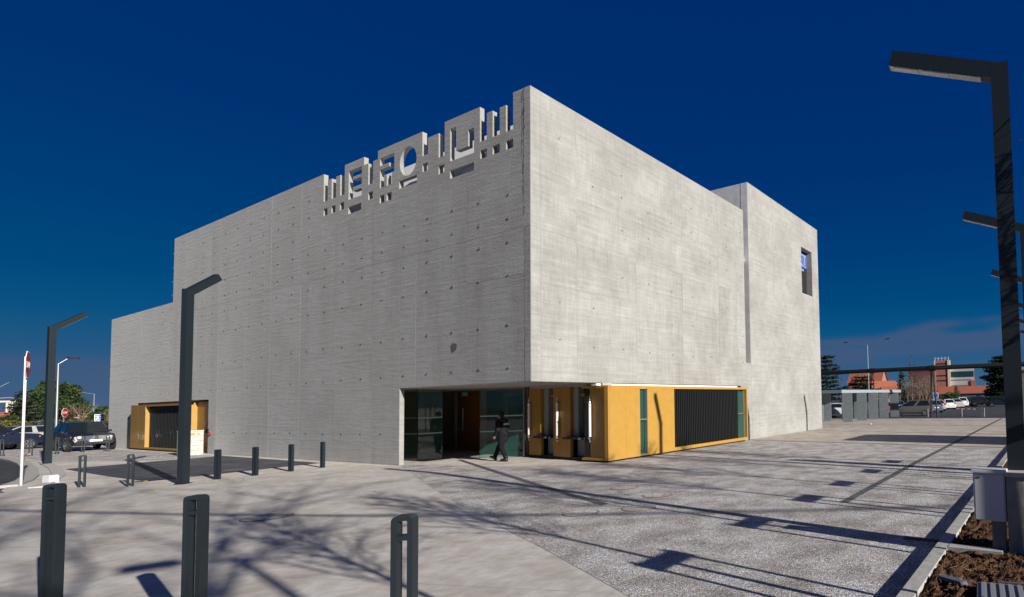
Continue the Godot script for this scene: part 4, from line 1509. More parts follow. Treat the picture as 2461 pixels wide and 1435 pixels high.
func build_tape() -> void:
	var runs := [["red and white barrier tape lying from the distant bollard towards the road", [Vector3(-33.79, 0.12, 3.74), Vector3(-33.2, 0.05, 4.0), Vector3(-31.5, 0.03, 4.3), Vector3(-29.5, 0.06, 4.5), Vector3(-28.0, 0.02, 4.7)]], ["red and white barrier tape sagging between the far parking posts", [Vector3(4.9, 0.6, -46.0), Vector3(7.0, 0.5, -46.0), Vector3(7.5, 0.8, -44.5), Vector3(8.18, 0.05, -38.6)]]]
	for q in runs:
		var o := thing("barrier_tape", q[0], "barrier tape")
		var r := MB.new()
		var w := MB.new()
		var pts: Array = q[1]
		var flip := false
		for i in pts.size() - 1:
			var p: Vector3 = pts[i]
			var e: Vector3 = pts[i + 1]
			var n := maxi(2, int(p.distance_to(e) / 0.25))
			for k in n:
				var a := p.lerp(e, float(k) / n)
				var d := p.lerp(e, float(k + 1) / n)
				var m := r if flip else w
				m.box(Vector3(-0.004, -0.035, 0.0), Vector3(0.004, 0.035, a.distance_to(d)), Transform3D(Basis.looking_at(a - d, Vector3.UP), a))
				flip = not flip
		part("red_stripe", r, M.red_bright, o)
		part("white_stripe", w, M.white_paint, o)
	for q in [[6.34, -39.52, "slim grey post at the plaza's far edge, nearest the parked cars"], [8.18, -40.1, "slim grey post at the plaza's far edge with barrier tape tied to it"], [3.3, -39.6, "slim grey post at the plaza's far edge by the pipe's paired legs"]]:
		var b := MB.new()
		b.tube(Vector3.ZERO, Vector3(0, 0.78, 0), 0.05, 0.05, 8)
		single("edge_post", b, M.steel, q[2], "post", "posts along the far edge of the plaza", Vector3(q[0], 0, q[1]))


# ---------- cars ----------
# side outline: x forwards; each kind gives belt line, roof and glass corners
func car_proto(kind: String, paint: Material) -> Node3D:
	var o := Node3D.new()
	var L := 4.3
	var w := 0.86
	var roof := 1.45
	var sill := 0.28
	# stations of the lower body: (x, top of body, half width)
	var st := []
	var glass := []   # bottom rear, top rear, top front, bottom front (x), belt height
	match kind:
		"saloon":
			L = 4.6
			st = [[-2.3, 0.80, 0.66], [-2.22, 0.98, 0.78], [-1.75, 1.02, 0.86], [-1.0, 0.98, 0.87], [0.9, 0.94, 0.87], [1.3, 0.92, 0.86], [2.0, 0.78, 0.80], [2.25, 0.66, 0.72], [2.31, 0.52, 0.62]]
			glass = [-1.72, -0.80, 0.32, 1.28, 0.96]
			roof = 1.44
		"hatch":
			L = 4.0
			st = [[-1.95, 0.72, 0.70], [-1.9, 0.95, 0.80], [-1.5, 0.97, 0.85], [0.7, 0.93, 0.85], [1.15, 0.90, 0.84], [1.75, 0.76, 0.78], [1.98, 0.64, 0.70], [2.03, 0.5, 0.6]]
			glass = [-1.86, -1.35, 0.2, 1.15, 0.94]
			roof = 1.45
		"van":
			L = 4.3
			st = [[-2.1, 0.8, 0.74], [-2.06, 1.02, 0.84], [-1.6, 1.03, 0.88], [0.7, 0.98, 0.88], [1.3, 0.95, 0.86], [1.9, 0.80, 0.80], [2.12, 0.66, 0.72], [2.17, 0.5, 0.62]]
			glass = [-2.02, -1.72, 0.12, 1.38, 0.99]
			roof = 1.60
		_:
			L = 4.1
			sill = 0.40
			st = [[-1.98, 0.85, 0.76], [-1.94, 1.06, 0.82], [-1.5, 1.08, 0.85], [0.5, 1.06, 0.85], [0.98, 1.05, 0.84], [1.75, 0.98, 0.80], [1.98, 0.86, 0.76], [2.03, 0.6, 0.7]]
			glass = [-1.92, -1.55, 0.25, 0.96, 1.07]
			roof = 1.66
	var b := MB.new()
	var rings := []
	for s in st:
		var x: float = s[0]
		var y: float = s[1]
		var hw: float = s[2]
		rings.append([Vector3(x, sill, hw * 0.90), Vector3(x, sill + 0.10, hw), Vector3(x, lerpf(sill, y, 0.62), hw * 1.015), Vector3(x, y - 0.05, hw * 0.965), Vector3(x, y, hw * 0.88), Vector3(x, y + 0.025, 0.0), Vector3(x, y, -hw * 0.88), Vector3(x, y - 0.05, -hw * 0.965), Vector3(x, lerpf(sill, y, 0.62), -hw * 1.015), Vector3(x, sill + 0.10, -hw), Vector3(x, sill, -hw * 0.90)])
	loft(b, rings)
	part("body", b, paint, o)
	# cabin
	var g := glass
	var belt: float = g[4]
	var bw := w * 0.90
	var tw := w * 0.70
	var cab := MB.new()
	var lowr := [Vector3(g[0], belt - 0.02, bw), Vector3(g[3], belt - 0.04, bw), Vector3(g[3], belt - 0.04, -bw), Vector3(g[0], belt - 0.02, -bw)]
	var upr := [Vector3(g[1], roof - 0.03, tw), Vector3(g[2], roof - 0.02, tw), Vector3(g[2], roof - 0.02, -tw), Vector3(g[1], roof - 0.03, -tw)]
	for i in 4:
		var j := (i + 1) % 4
		cab.quad(lowr[i], lowr[j], upr[j], upr[i])
	var mid: float = (g[1] + g[2]) * 0.5
	var m1 := Vector3(mid, roof + 0.02, tw * 0.96)
	var m2 := Vector3(mid, roof + 0.02, -tw * 0.96)
	var c1 := Vector3(mid, roof + 0.05, 0)
	cab.quad(upr[0], m1, c1, Vector3(g[1], roof, 0))
	cab.quad(m1, upr[1], Vector3(g[2], roof, 0), c1)
	cab.quad(Vector3(g[1], roof, 0), c1, m2, upr[3])
	cab.quad(c1, Vector3(g[2], roof, 0), upr[2], m2)
	cab.tri(upr[1], upr[2], Vector3(g[2], roof, 0))
	cab.tri(upr[3], upr[0], Vector3(g[1], roof, 0))
	part("cabin", cab, paint, o)
	# panes
	var pane := func(nm: String, q: Array, mx: float) -> void:
		var m := MB.new()
		var ce: Vector3 = (q[0] + q[1] + q[2] + q[3]) * 0.25
		var nn: Vector3 = (q[1] - q[0]).cross(q[3] - q[0]).normalized()
		var e := []
		for p in q:
			e.append(ce + (p - ce) * mx + nn * 0.012)
		m.quad(e[0], e[1], e[2], e[3])
		part(nm, m, M.car_glass, o)
	pane.call("windscreen", [lowr[1], lowr[2], upr[2], upr[1]], 0.88)
	pane.call("rear_window", [lowr[3], lowr[0], upr[0], upr[3]], 0.84)
	for s in [1, -1]:
		var k := 0.5
		for half in [[0.03, 0.49], [0.53, 0.97]]:
			var p0: Vector3 = lowr[0].lerp(lowr[1], half[0])
			var p1: Vector3 = lowr[0].lerp(lowr[1], half[1])
			var q0: Vector3 = upr[0].lerp(upr[1], half[0])
			var q1: Vector3 = upr[0].lerp(upr[1], half[1])
			var q := [p0, p1, q1, q0]
			if s < 0:
				q = [Vector3(p1.x, p1.y, -p1.z), Vector3(p0.x, p0.y, -p0.z), Vector3(q0.x, q0.y, -q0.z), Vector3(q1.x, q1.y, -q1.z)]
			pane.call("side_window", q, 0.86)
	# wheels
	var wr := 0.31 if kind != "offroader" else 0.36
	var tb := MB.new()
	tb.lathe([Vector2(wr * 0.62, -0.10), Vector2(wr * 0.96, -0.10), Vector2(wr, -0.06), Vector2(wr, 0.06), Vector2(wr * 0.96, 0.10), Vector2(wr * 0.62, 0.10)], Vector3.ZERO, 18, Basis(Vector3.RIGHT, PI / 2))
	var rb := MB.new()
	for f in [0.092, -0.092]:
		for k in 7:
			var a := TAU * k / 7.0
			var d := Vector3(cos(a), sin(a), 0)
			var n2 := Vector3(-sin(a), cos(a), 0)
			var z := Vector3(0, 0, f)
			if f > 0:
				rb.quad(d * 0.02 - n2 * 0.035 + z, d * wr * 0.62 - n2 * 0.03 + z, d * wr * 0.62 + n2 * 0.03 + z, d * 0.02 + n2 * 0.035 + z)
			else:
				rb.quad(d * 0.02 + n2 * 0.035 + z, d * wr * 0.62 + n2 * 0.03 + z, d * wr * 0.62 - n2 * 0.03 + z, d * 0.02 - n2 * 0.035 + z)
	rb.lathe([Vector2(wr * 0.56, -0.098), Vector2(wr * 0.66, -0.104), Vector2(wr * 0.66, 0.104), Vector2(wr * 0.56, 0.098)], Vector3.ZERO, 18, Basis(Vector3.RIGHT, PI / 2))
	var tm := tb.mesh()
	var rm := rb.mesh()
	var dm := MB.new()
	dm.lathe([Vector2(wr * 1.22, 0.0), Vector2(wr * 1.22, 0.02), Vector2(0.0, 0.021)], Vector3.ZERO, 18, Basis(Vector3.RIGHT, PI / 2))
	var ax := L * 0.305
	for x in [ax, -ax * 0.98]:
		for s in [1, -1]:
			var wl := holder("wheel", o)
			wl.position = Vector3(x, wr, s * (w - 0.07))
			part_mesh("tyre", tm, M.tyre, wl)
			part_mesh("rim", rm, M.rim, wl)
			var arch := part("wheel_arch", dm, M.black, o)
			arch.position = Vector3(x, wr + 0.03, s * (w * 0.90))
			if s < 0:
				arch.rotation.y = PI
	# lights, plates, mirrors, bumper lines
	for s in [1, -1]:
		var hb := MB.new()
		hb.cut_box(Vector3(-0.10, -0.07, -0.16), Vector3(0.06, 0.07, 0.16), 0.05)
		var hl := part("headlight", hb, M.headlight, o)
		hl.position = Vector3(L * 0.476, 0.70 if kind != "offroader" else 0.80, s * 0.57)
		hl.rotation.y = -s * 0.45
		var ib := MB.new()
		ib.cut_box(Vector3(-0.05, -0.05, -0.06), Vector3(0.04, 0.05, 0.06), 0.02)
		var il := part("indicator", ib, M.indicator, o)
		il.position = Vector3(L * 0.432, 0.69 if kind != "offroader" else 0.80, s * 0.76)
		il.rotation.y = -s * 0.9
		var rl := MB.new()
		rl.cut_box(Vector3(-0.05, -0.10, -0.12), Vector3(0.12, 0.10, 0.12), 0.03)
		var tl := part("taillight", rl, M.taillight, o)
		tl.position = Vector3(-L * 0.478, 0.86, s * 0.66)
		var mb := MB.new()
		mb.cut_box(Vector3(-0.05, -0.06, -0.09), Vector3(0.06, 0.06, 0.09), 0.03)
		var mr := part("door_mirror", mb, paint, o)
		mr.position = Vector3(g[3] - 0.42, belt + 0.05, s * (bw + 0.08))
		var hd := MB.new()
		hd.cut_box(Vector3(-0.07, -0.012, -0.01), Vector3(0.07, 0.012, 0.012), 0.004)
		for x in [0.35, -0.62]:
			var dh := part("door_handle", hd, paint, o)
			dh.position = Vector3(x, belt - 0.12, s * (w * 0.985))
		var sk := MB.new()
		sk.box(Vector3(-L * 0.21, 0.0, -0.008), Vector3(L * 0.21, 0.035, 0.012))
		var sd := part("side_moulding", sk, M.black, o)
		sd.position = Vector3(0, sill + 0.26, s * (w + 0.005))
	var pb := MB.new()
	pb.box(Vector3(-0.01, -0.055, -0.26), Vector3(0.012, 0.055, 0.26))
	var np := part("number_plate", pb, M.white_paint, o)
	np.position = Vector3(L * 0.505, 0.50 if kind != "offroader" else 0.60, 0)
	var eb := MB.new()
	eb.box(Vector3(0.0, -0.054, 0.20), Vector3(0.014, 0.054, 0.26))
	part("blue_end", eb, M.blue, np)
	np = part("number_plate", pb, M.white_paint, o)
	np.position = Vector3(-L * 0.497, 0.62, 0)
	var gb := MB.new()
	gb.box(Vector3(0, 0, -0.55), Vector3(0.03, 0.09, 0.55))
	var gr := part("grille", gb, M.black, o)
	gr.position = Vector3(L * 0.493, 0.36 if kind != "offroader" else 0.46, 0)
	return o


func loft(b: MB, rings: Array) -> void:
	for i in rings.size() - 1:
		var p: Array = rings[i]
		var q: Array = rings[i + 1]
		var n := p.size()
		for k in n:
			var m := (k + 1) % n
			b.quad(p[k], q[k], q[m], p[m])
	var f: Array = rings[0]
	var l: Array = rings[-1]
	for k in range(1, f.size() - 1):
		b.tri(f[0], f[k], f[k + 1])
		b.tri(l[0], l[k + 1], l[k])


func build_cars() -> void:
	var paint := func(r: float, g: float, b: float, coat := 1.0) -> StandardMaterial3D:
		var m := mat(lin(r, g, b), 0.35, 0.1)
		m.clearcoat_enabled = true
		m.clearcoat = coat
		m.clearcoat_roughness = 0.06
		return m
	var silver: Material = paint.call(0.36, 0.36, 0.34)
	var black: Material = paint.call(0.010, 0.010, 0.014)
	var navy: Material = paint.call(0.012, 0.018, 0.040)
	var white: Material = paint.call(0.60, 0.61, 0.63)
	var taupe: Material = paint.call(0.105, 0.095, 0.088)
	var dred: Material = paint.call(0.12, 0.015, 0.015)
	var blue: Material = paint.call(0.06, 0.09, 0.15)
	var protos := {}
	var specs := [
		# kind, paint, x, z, heading, label, name
		["offroader", black, -37.3, 1.45, 0.03, "shiny black off-roader parked against the hall's left end", "parked_car"],
		["saloon", silver, -52.5, 0.95, 1.755, "silver saloon seen from its side behind the left lamps", "parked_car"],
		["hatch", navy, -57.5, -0.8, 1.5, "dark hatchback parked just beyond the silver saloon's bonnet", "parked_car"],
		["hatch", white, -57.8, 2.6, 1.9, "pale hatchback half hidden behind the silver saloon's tail", "parked_car"],
		["offroader", navy, -45.0, 3.75, 1.9, "dark car cut off by the left edge of the picture", "parked_car"],
		["hatch", black, -60.0, -4.0, 1.6, "dark car glimpsed behind the black off-roader", "parked_car"],
		["van", black, -60.5, -2.0, 1.6, "dark people carrier behind the small stop sign", "parked_car"],
		["van", taupe, 0.85, -43.6, 3.36, "grey-brown people carrier side-on at the plaza's far edge", "parked_car"],
		["hatch", blue, 0.9, -53.0, 2.1, "blue-grey hatchback just behind the people carrier's tail", "parked_car"],
		["hatch", silver, 0.0, -60.0, 2.1, "second hatchback of the receding row, behind the pipe legs", "parked_car"],
		["hatch", white, 0.2, -66.5, 2.1, "white hatchback with bright red tail lights in the receding row", "parked_car"],
		["saloon", silver, 0.3, -73.0, 2.1, "silver saloon in the middle of the receding row", "parked_car"],
		["van", white, -0.2, -81.0, 2.1, "white estate car near the far end of the row", "parked_car"],
		["van", dred, -0.6, -88.5, 2.1, "dark red car closing the receding row", "parked_car"],
		["offroader", black, 3.2, -82.5, 0.3, "black car parked in the cedar's shade on the right", "parked_car"],
		["hatch", navy, 6.2, -80.5, 0.1, "dark blue hatchback beside the nearest lamp pole", "parked_car"],
		["saloon", black, 0.6, -96.0, 0.4, "low dark saloon between the row and the cedar", "parked_car"],
		["saloon", silver, -3.4, -50.0, 2.2, "silver car nose behind the shelter's last fin", "parked_car"],
		["hatch", blue, -4.6, -58.0, 2.1, "blue-grey car roof behind the young trees, nearest the shelter", "parked_car"],
		["saloon", navy, -4.2, -65.0, 2.1, "dark blue car roof behind the young trees", "parked_car"],
		["hatch", silver, -3.0, -72.0, 2.1, "pale car roof just left of the pipe legs", "parked_car"],
		["hatch", white, -7.6, -44.0, 2.0, "white car seen between the shelter's fins", "parked_car"],
		["saloon", dred, -3.6, -46.6, 2.6, "dark red car seen between the shelter's last two fins", "parked_car"],
	]
	for s in specs:
		var key := "%s%d" % [s[0], s[1].get_instance_id()]
		if not protos.has(key):
			protos[key] = car_proto(s[0], s[1])
		var o := copy(protos[key], s[6], s[5], Vector3(s[2], -0.026 if s[2] > -40 and s[3] < -37 or s[2] < -44 else 0.0, s[3]), s[4])
		o.set_meta("category", "car")
		o.set_meta("group", "parked cars left of the hall" if s[2] < -30 else "parked cars beyond the plaza")
	for k in protos:
		protos[k].free()


# ---------- trees, hedges, far buildings ----------
func leaves(b: MB, centre: Vector3, rad: Vector3, n: int, size: float, c0: Color, c1: Color, seed_: int, hollow := 0.35) -> void:
	var r := RandomNumberGenerator.new()
	r.seed = seed_
	var f := noise(seed_, 0.55, 2)
	b.use_color = true
	for k in n:
		var d := Vector3(r.randfn(), r.randfn(), r.randfn()).normalized()
		var q := pow(r.randf(), 0.45)
		q = lerpf(hollow, 1.0, q)
		var lump := 0.82 + 0.34 * f.get_noise_3dv(d * 3.2)
		var p := centre + d * rad * q * lump
		var t := clampf(0.5 + 0.9 * f.get_noise_3dv(p * 0.9) + r.randf_range(-0.25, 0.25), 0.0, 1.0)
		b.tint = c0.lerp(c1, t)
		for m in 2:
			var a := Vector3(r.randfn(), r.randfn(), r.randfn()).normalized() * size * r.randf_range(0.6, 1.3)
			var e := Vector3(r.randfn(), r.randfn(), r.randfn()).normalized() * size * r.randf_range(0.3, 0.8)
			b.tri(p - a * 0.5, p + e, p + a * 0.5)


func round_tree(label: String, at: Vector3, h: float, crown: Vector3, n: int, size: float, c0: Color, c1: Color, seed_: int, cat_ := "tree", nm := "tree") -> void:
	var o := thing(nm, label, cat_, at)
	var b := MB.new()
	b.tube(Vector3.ZERO, Vector3(0, h - crown.y, 0), 0.28 * crown.x / 4.0 + 0.05, 0.18 * crown.x / 4.0 + 0.04, 8)
	for k in 5:
		var a := k * 1.3 + seed_
		b.tube(Vector3(0, h - crown.y * 1.5, 0), Vector3(cos(a) * crown.x * 0.6, h - crown.y * 0.8, sin(a) * crown.z * 0.6), 0.09, 0.03, 6)
	part("trunk", b, M.bark, o)
	b = MB.new()
	var r := RandomNumberGenerator.new()
	r.seed = seed_ * 7 + 1
	leaves(b, Vector3(0, h - crown.y, 0), crown * 0.86, n / 2, size, c0, c1, seed_)
	for k in 14:
		var d := Vector3(r.randfn(), absf(r.randfn()) * 0.8 - 0.25, r.randfn()).normalized()
		leaves(b, Vector3(0, h - crown.y, 0) + d * crown * 0.72, crown * r.randf_range(0.26, 0.42), n / 28, size, c0, c1, seed_ + k + 3, 0.2)
	part("crown", b, M.leaf, o)


func conifer(label: String, at: Vector3, h: float, rad: float, tiers: int, size: float, c0: Color, c1: Color, seed_: int, sparse := 1.0, flat_ := false) -> void:
	var o := thing("conifer", label, "tree", at)
	var b := MB.new()
	b.tube(Vector3.ZERO, Vector3(0, h, 0), 0.03 * h * 0.5 + 0.08, 0.03, 8)
	var f := MB.new()
	f.use_color = true
	var r := RandomNumberGenerator.new()
	r.seed = seed_
	for t in tiers:
		var y := h * (0.16 + 0.82 * t / tiers)
		var rr := rad * (1.0 - 0.92 * float(t) / tiers) if not flat_ else rad * (1.0 - 0.65 * pow(float(t) / tiers, 1.5)) * r.randf_range(0.6, 1.1)
		var nb := int((5 + 3 * rr) * sparse)
		for k in nb:
			var a := TAU * k / nb + t * 2.1 + r.randf_range(-0.3, 0.3)
			var l := rr * r.randf_range(0.75, 1.1)
			var d := Vector3(cos(a), 0, sin(a))
			var rise := r.randf_range(-0.05, 0.18) if flat_ else r.randf_range(-0.12, 0.1)
			var e := Vector3(0, y, 0) + d * l + Vector3(0, l * rise, 0)
			b.tube(Vector3(0, y, 0), e, 0.05, 0.012, 5, false)
			var ns := int(l / size * (7.0 if flat_ else 6.0) * sparse)
			for s in ns:
				var u := pow(r.randf(), 0.6)
				var p := Vector3(0, y, 0).lerp(e, u) + Vector3(r.randfn() * size * 0.5, r.randfn() * size * 0.22 - size * 0.15, r.randfn() * size * 0.5)
				f.tint = c0.lerp(c1, r.randf())
				for m in 2:
					var a1 := Vector3(r.randfn(), r.randfn() * 0.35, r.randfn()).normalized() * size * r.randf_range(0.7, 1.3)
					var e1 := Vector3(r.randfn(), r.randfn() * 0.4, r.randfn()).normalized() * size * 0.4
					f.tri(p - a1 * 0.5, p + e1, p + a1 * 0.5)
	part("trunk", b, M.bark, o)
	part("crown", f, M.leaf, o)


func branch(b: MB, p: Vector3, d: Vector3, l: float, r0: float, depth: int, r: RandomNumberGenerator, spread: float, twig: float) -> void:
	var n := 3
	var q := p
	var dd := d
	for k in n:
		var e := q + dd * (l / n)
		b.tube(q, e, r0 * (1.0 - 0.16 * k), r0 * (1.0 - 0.16 * (k + 1)), 6 if r0 > 0.03 else 4, false)
		q = e
		dd = (dd + Vector3(r.randfn(), r.randfn() * 0.7 + 0.25, r.randfn()) * 0.13).normalized()
		if depth > 0 and k < n - 1:
			var s := (dd + Vector3(r.randfn(), r.randfn() * 0.5 + 0.25, r.randfn()) * spread).normalized()
			branch(b, q, s, l * r.randf_range(0.5, 0.72), r0 * 0.5, depth - 1, r, spread, twig)
	if depth > 0:
		for k in 2 + int(r.randf() < 0.6):
			var s := (dd + Vector3(r.randfn(), r.randfn() * 0.4 + 0.15, r.randfn()) * spread).normalized()
			branch(b, q, s, l * r.randf_range(0.6, 0.8), maxf(r0 * 0.55, twig), depth - 1, r, spread, twig)


func bare_tree(label: String, at: Vector3, h: float, r0: float, depth: int, seed_: int, spread := 0.6, group := "", m: Material = null, nm := "bare_tree") -> void:
	var o := thing(nm, label, "tree", at, 0.0, group)
	var r := RandomNumberGenerator.new()
	r.seed = seed_
	var b := MB.new()
	b.tube(Vector3.ZERO, Vector3(0.05, h * 0.34, 0.03), r0, r0 * 0.8, 8)
	part("trunk", b, m if m else M.bark, o)
	b = MB.new()
	var top := Vector3(0.05, h * 0.34, 0.03)
	for k in 4:
		var a := k * 1.57 + seed_
		branch(b, top, Vector3(cos(a) * spread * 0.75, 1.0, sin(a) * spread * 0.75).normalized(), h * 0.30, r0 * 0.5, depth, r, spread, 0.006)
	part("branches", b, m if m else M.bark, o)


func young_tree(label: String, at: Vector3, seed_: int) -> void:
	var o := thing("young_tree", label, "tree", at, 0.0, "young staked trees along the planting strip")
	var r := RandomNumberGenerator.new()
	r.seed = seed_
	var b := MB.new()
	b.tube(Vector3.ZERO, Vector3(0.03, 3.2, 0.02), 0.045, 0.03, 8)
	part("trunk", b, M.bark, o)
	b = MB.new()
	for k in 34:
		var y := 2.7 + 2.7 * k / 34.0
		var a := k * 2.4
		var l := 0.85 * (1.0 - 0.6 * k / 34.0)
		branch(b, Vector3(0.03, y, 0.02), Vector3(cos(a) * 0.75, 0.9, sin(a) * 0.75).normalized(), l, 0.016, 2, r, 0.7, 0.006)
	b.tube(Vector3(0.03, 3.2, 0.02), Vector3(0.0, 5.6, 0.0), 0.03, 0.008, 6)
	part("branches", b, M.bark, o)
	for z in [-0.3, 0.3]:
		b = MB.new()
		b.tube(Vector3(0.1, -0.05, z), Vector3(0.1, 2.2, z), 0.03, 0.03, 6)
		part("stake", b, M.timber, o)
	b = MB.new()
	b.box(Vector3(0.13, 1.98, -0.36), Vector3(0.155, 2.17, 0.36))
	part("cross_board", b, M.timber, o)


func house(label: String, at: Vector3, turn: float, size: Vector3, ridge: float, wall: Material, roof: Material, wins: Array, nm := "house") -> Node3D:
	var o := thing(nm, label, "house", at, turn)
	var b := MB.new()
	var s := size * 0.5
	var H := size.y
	b.box(Vector3(-s.x, 0, -s.z), Vector3(s.x, H, s.z))
	for e in [1, -1]:
		var p := Vector3(e * s.x, H, s.z)
		var q := Vector3(e * s.x, H, -s.z)
		var t := Vector3(e * s.x, H + ridge, 0)
		if e > 0:
			b.tri(p, q, t)
		else:
			b.tri(q, p, t)
	part("wall", b, wall, o)
	b = MB.new()
	var ov := 0.4
	var sl := ridge / s.z
	for e in [1, -1]:
		var p := Vector3(-s.x - ov, H - ov * sl, e * (s.z + ov))
		var q := Vector3(s.x + ov, H - ov * sl, e * (s.z + ov))
		var t := Vector3(s.x + ov, H + ridge + 0.06, 0)
		var u := Vector3(-s.x - ov, H + ridge + 0.06, 0)
		if e > 0:
			b.quad(p, q, t, u)
		else:
			b.quad(q, p, u, t)
		var dn := Vector3(0, -0.18, 0)
		if e > 0:
			b.quad(p + dn, q + dn, q, p)
		else:
			b.quad(q + dn, p + dn, p, q)
	part("roof", b, roof, o)
	for w in wins:
		var fr := MB.new()
		# face, u, y, w, h on the long front (+z) or the right gable (+x)
		if w[0] == 0:
			fr.box(Vector3(w[1] - w[3] / 2, w[2], s.z), Vector3(w[1] + w[3] / 2, w[2] + w[4], s.z + 0.05))
		else:
			fr.box(Vector3(s.x, w[2], w[1] - w[3] / 2), Vector3(s.x + 0.05, w[2] + w[4], w[1] + w[3] / 2))
		part("window", fr, M.band_glass, o)
	return o


func build_far() -> void:
	var g0 := Color(0.012, 0.026, 0.010)
	var g1 := Color(0.055, 0.085, 0.028)
	var d0 := Color(0.008, 0.016, 0.010)
	var d1 := Color(0.030, 0.046, 0.026)
	# left side
	round_tree("big round-crowned pine behind the left charcoal lamp", Vector3(-95.2, -0.03, -6.6), 6.7, Vector3(3.6, 3.3, 2.75), 9000, 0.34, g0, g1, 3)
	round_tree("low round green shrub tree touching the hall's left end", Vector3(-79.6, -0.03, -7.6), 3.3, Vector3(1.6, 1.4, 1.3), 2600, 0.22, Color(0.012, 0.03, 0.010), Color(0.05, 0.095, 0.025), 8)
	conifer("dark ragged conifer left of the round pine", Vector3(-86.0, -0.03, -3.2), 5.4, 1.9, 13, 0.4, d0, d1, 12)
	round_tree("brown winter bush below the round pine", Vector3(-88.0, -0.03, -7.2), 3.4, Vector3(1.8, 1.6, 1.4), 1400, 0.2, Color(0.05, 0.03, 0.016), Color(0.09, 0.055, 0.03), 15, "bush", "bush")
	round_tree("dark green bush at the conifer's foot near the left edge", Vector3(-80.0, -0.03, -1.2), 2.6, Vector3(1.2, 1.3, 1.3), 1400, 0.22, g0, Color(0.05, 0.07, 0.02), 16, "bush", "bush")
	for q in [[-76.0, -5.3, 3.6, 21, "thin bare sapling before the round pine"], [-74.0, -6.6, 3.0, 22, "leaning bare sapling right of the small stop sign"]]:
		bare_tree(q[4], Vector3(q[0], -0.03, q[1]), q[2], 0.05, 2, q[3], 0.5, "", M.bark_pale)
	var b := MB.new()
	b.use_color = true
	var r := RandomNumberGenerator.new()
	r.seed = 44
	for k in 9000:
		var z := r.randf_range(-6.5, 13.0)
		var y := r.randf_range(0.0, 1.0)
		y = pow(y, 0.7) * 1.72 + 0.06 * sin(z * 3.1)
		var p := Vector3(-63.5 + r.randfn() * 0.28 + 0.15 * sin(z * 1.7), y - 0.02, z)
		var t := clampf(0.35 + 0.4 * sin(z * 0.9) * sin(z * 2.3) + r.randf_range(-0.3, 0.45), 0, 1)
		b.tint = Color(0.03, 0.045, 0.012).lerp(Color(0.17, 0.14, 0.035), t)
		var a := Vector3(r.randfn(), r.randfn(), r.randfn()).normalized() * 0.16
		var e := Vector3(r.randfn(), r.randfn(), r.randfn()).normalized() * 0.10
		b.tri(p - a, p + e, p + a)
	b.tint = Color(0.03, 0.04, 0.014)
	b.box(Vector3(-63.7, -0.03, -6.5), Vector3(-63.35, 1.5, 13.0))
	single("clipped_hedge", b, M.leaf, "long clipped yellow-green hedge behind the left parked cars", "hedge")
	house("low house with a red roof and blue shopfront at the far left edge", Vector3(-186.0, -0.03, -12.6), 1.45, Vector3(9, 1.9, 6), 1.3, M.render_cream, M.roof_tile, [[0, -2.0, 0.3, 3.4, 1.2]])
	var o := thing("shop_front", "blue and red shop hoarding under the far left red roof", "shop", Vector3(-180.5, -0.03, -12.8))
	b = MB.new()
	b.box(Vector3(-0.1, 0.9, -1.6), Vector3(0.1, 1.75, 2.6))
	part("blue_board", b, M.blue, o)
	b = MB.new()
	b.box(Vector3(-0.08, 0.5, -2.7), Vector3(0.12, 1.7, -1.65))
	part("red_board", b, M.red, o)
	b = MB.new()
	b.box(Vector3(-0.14, 0.0, -3.0), Vector3(-0.08, 0.9, 2.6))
	part("shop_wall", b, M.render_cream, o)
	house("small white house between the pine and the hall", Vector3(-164.0, -0.03, -20.6), 1.2, Vector3(4.2, 2.0, 4.0), 0.9, M.white_paint, M.render_grey, [[0, 0.0, 0.6, 1.0, 0.9]])
	house("low white shed roof glimpsed under the conifer", Vector3(-150.0, -0.03, -9.6), 1.5, Vector3(7.0, 1.7, 3.0), 0.3, M.white_paint, M.white_paint, [], "shed")
	# tower crane far away
	o = thing("tower_crane", "pale tower crane far off at the left edge of the picture", "crane", Vector3(-581.0, -0.03, -66.0))
	b = MB.new()
	for s in [[-1, -1], [1, -1], [1, 1], [-1, 1]]:
		b.box(Vector3(s[0] - 0.2, 0, s[1] - 0.2), Vector3(s[0] + 0.2, 13.0, s[1] + 0.2))
	for k in 6:
		b.tube(Vector3(1, k * 2.1, -1), Vector3(1, k * 2.1 + 2.1, 1), 0.14, 0.14, 4)
		b.tube(Vector3(1, k * 2.1, 1), Vector3(1, k * 2.1 + 2.1, -1), 0.14, 0.14, 4)
	part("mast", b, M.render_cream, o)
	b = MB.new()
	b.box(Vector3(-0.5, 12.0, -9.0), Vector3(0.5, 13.0, 24.0))
	b.tube(Vector3(0, 15.0, 0), Vector3(0, 13, 22), 0.12, 0.12, 4)
	b.tube(Vector3(0, 15.0, 0), Vector3(0, 13, -8.5), 0.12, 0.12, 4)
	part("jib", b, M.render_cream, o)
	b = MB.new()
	b.box(Vector3(-1.0, 10.4, -8.8), Vector3(1.0, 12.0, -6.0))
	part("counterweight", b, M.render_grey, o)
	# right side: brick offices with a stair tower
	o = thing("office_building", "brick stair tower with pale banded office wing and dark window strip", "building", Vector3(-20.2, -0.03, -178.0), 0.14)
	b = MB.new()
	b.box(Vector3(-2.0, 0, -2.5), Vector3(2.0, 13.9, 2.0))
	part("tower", b, M.brick, o)
	b = MB.new()
	b.box(Vector3(-2.35, 0, -2.7), Vector3(-2.0, 14.0, 2.2))
	b.box(Vector3(2.0, 0, -2.7), Vector3(2.9, 14.0, 2.2))
	part("pale_pier", b, M.render_cream, o)
	for y in [1.2, 3.2, 6.8, 8.5, 12.6]:
		b = MB.new()
		b.box(Vector3(-1.8, y, 1.9), Vector3(2.0, y + 0.42, 2.06))
		part("slot_window", b, M.black, o)
	b = MB.new()
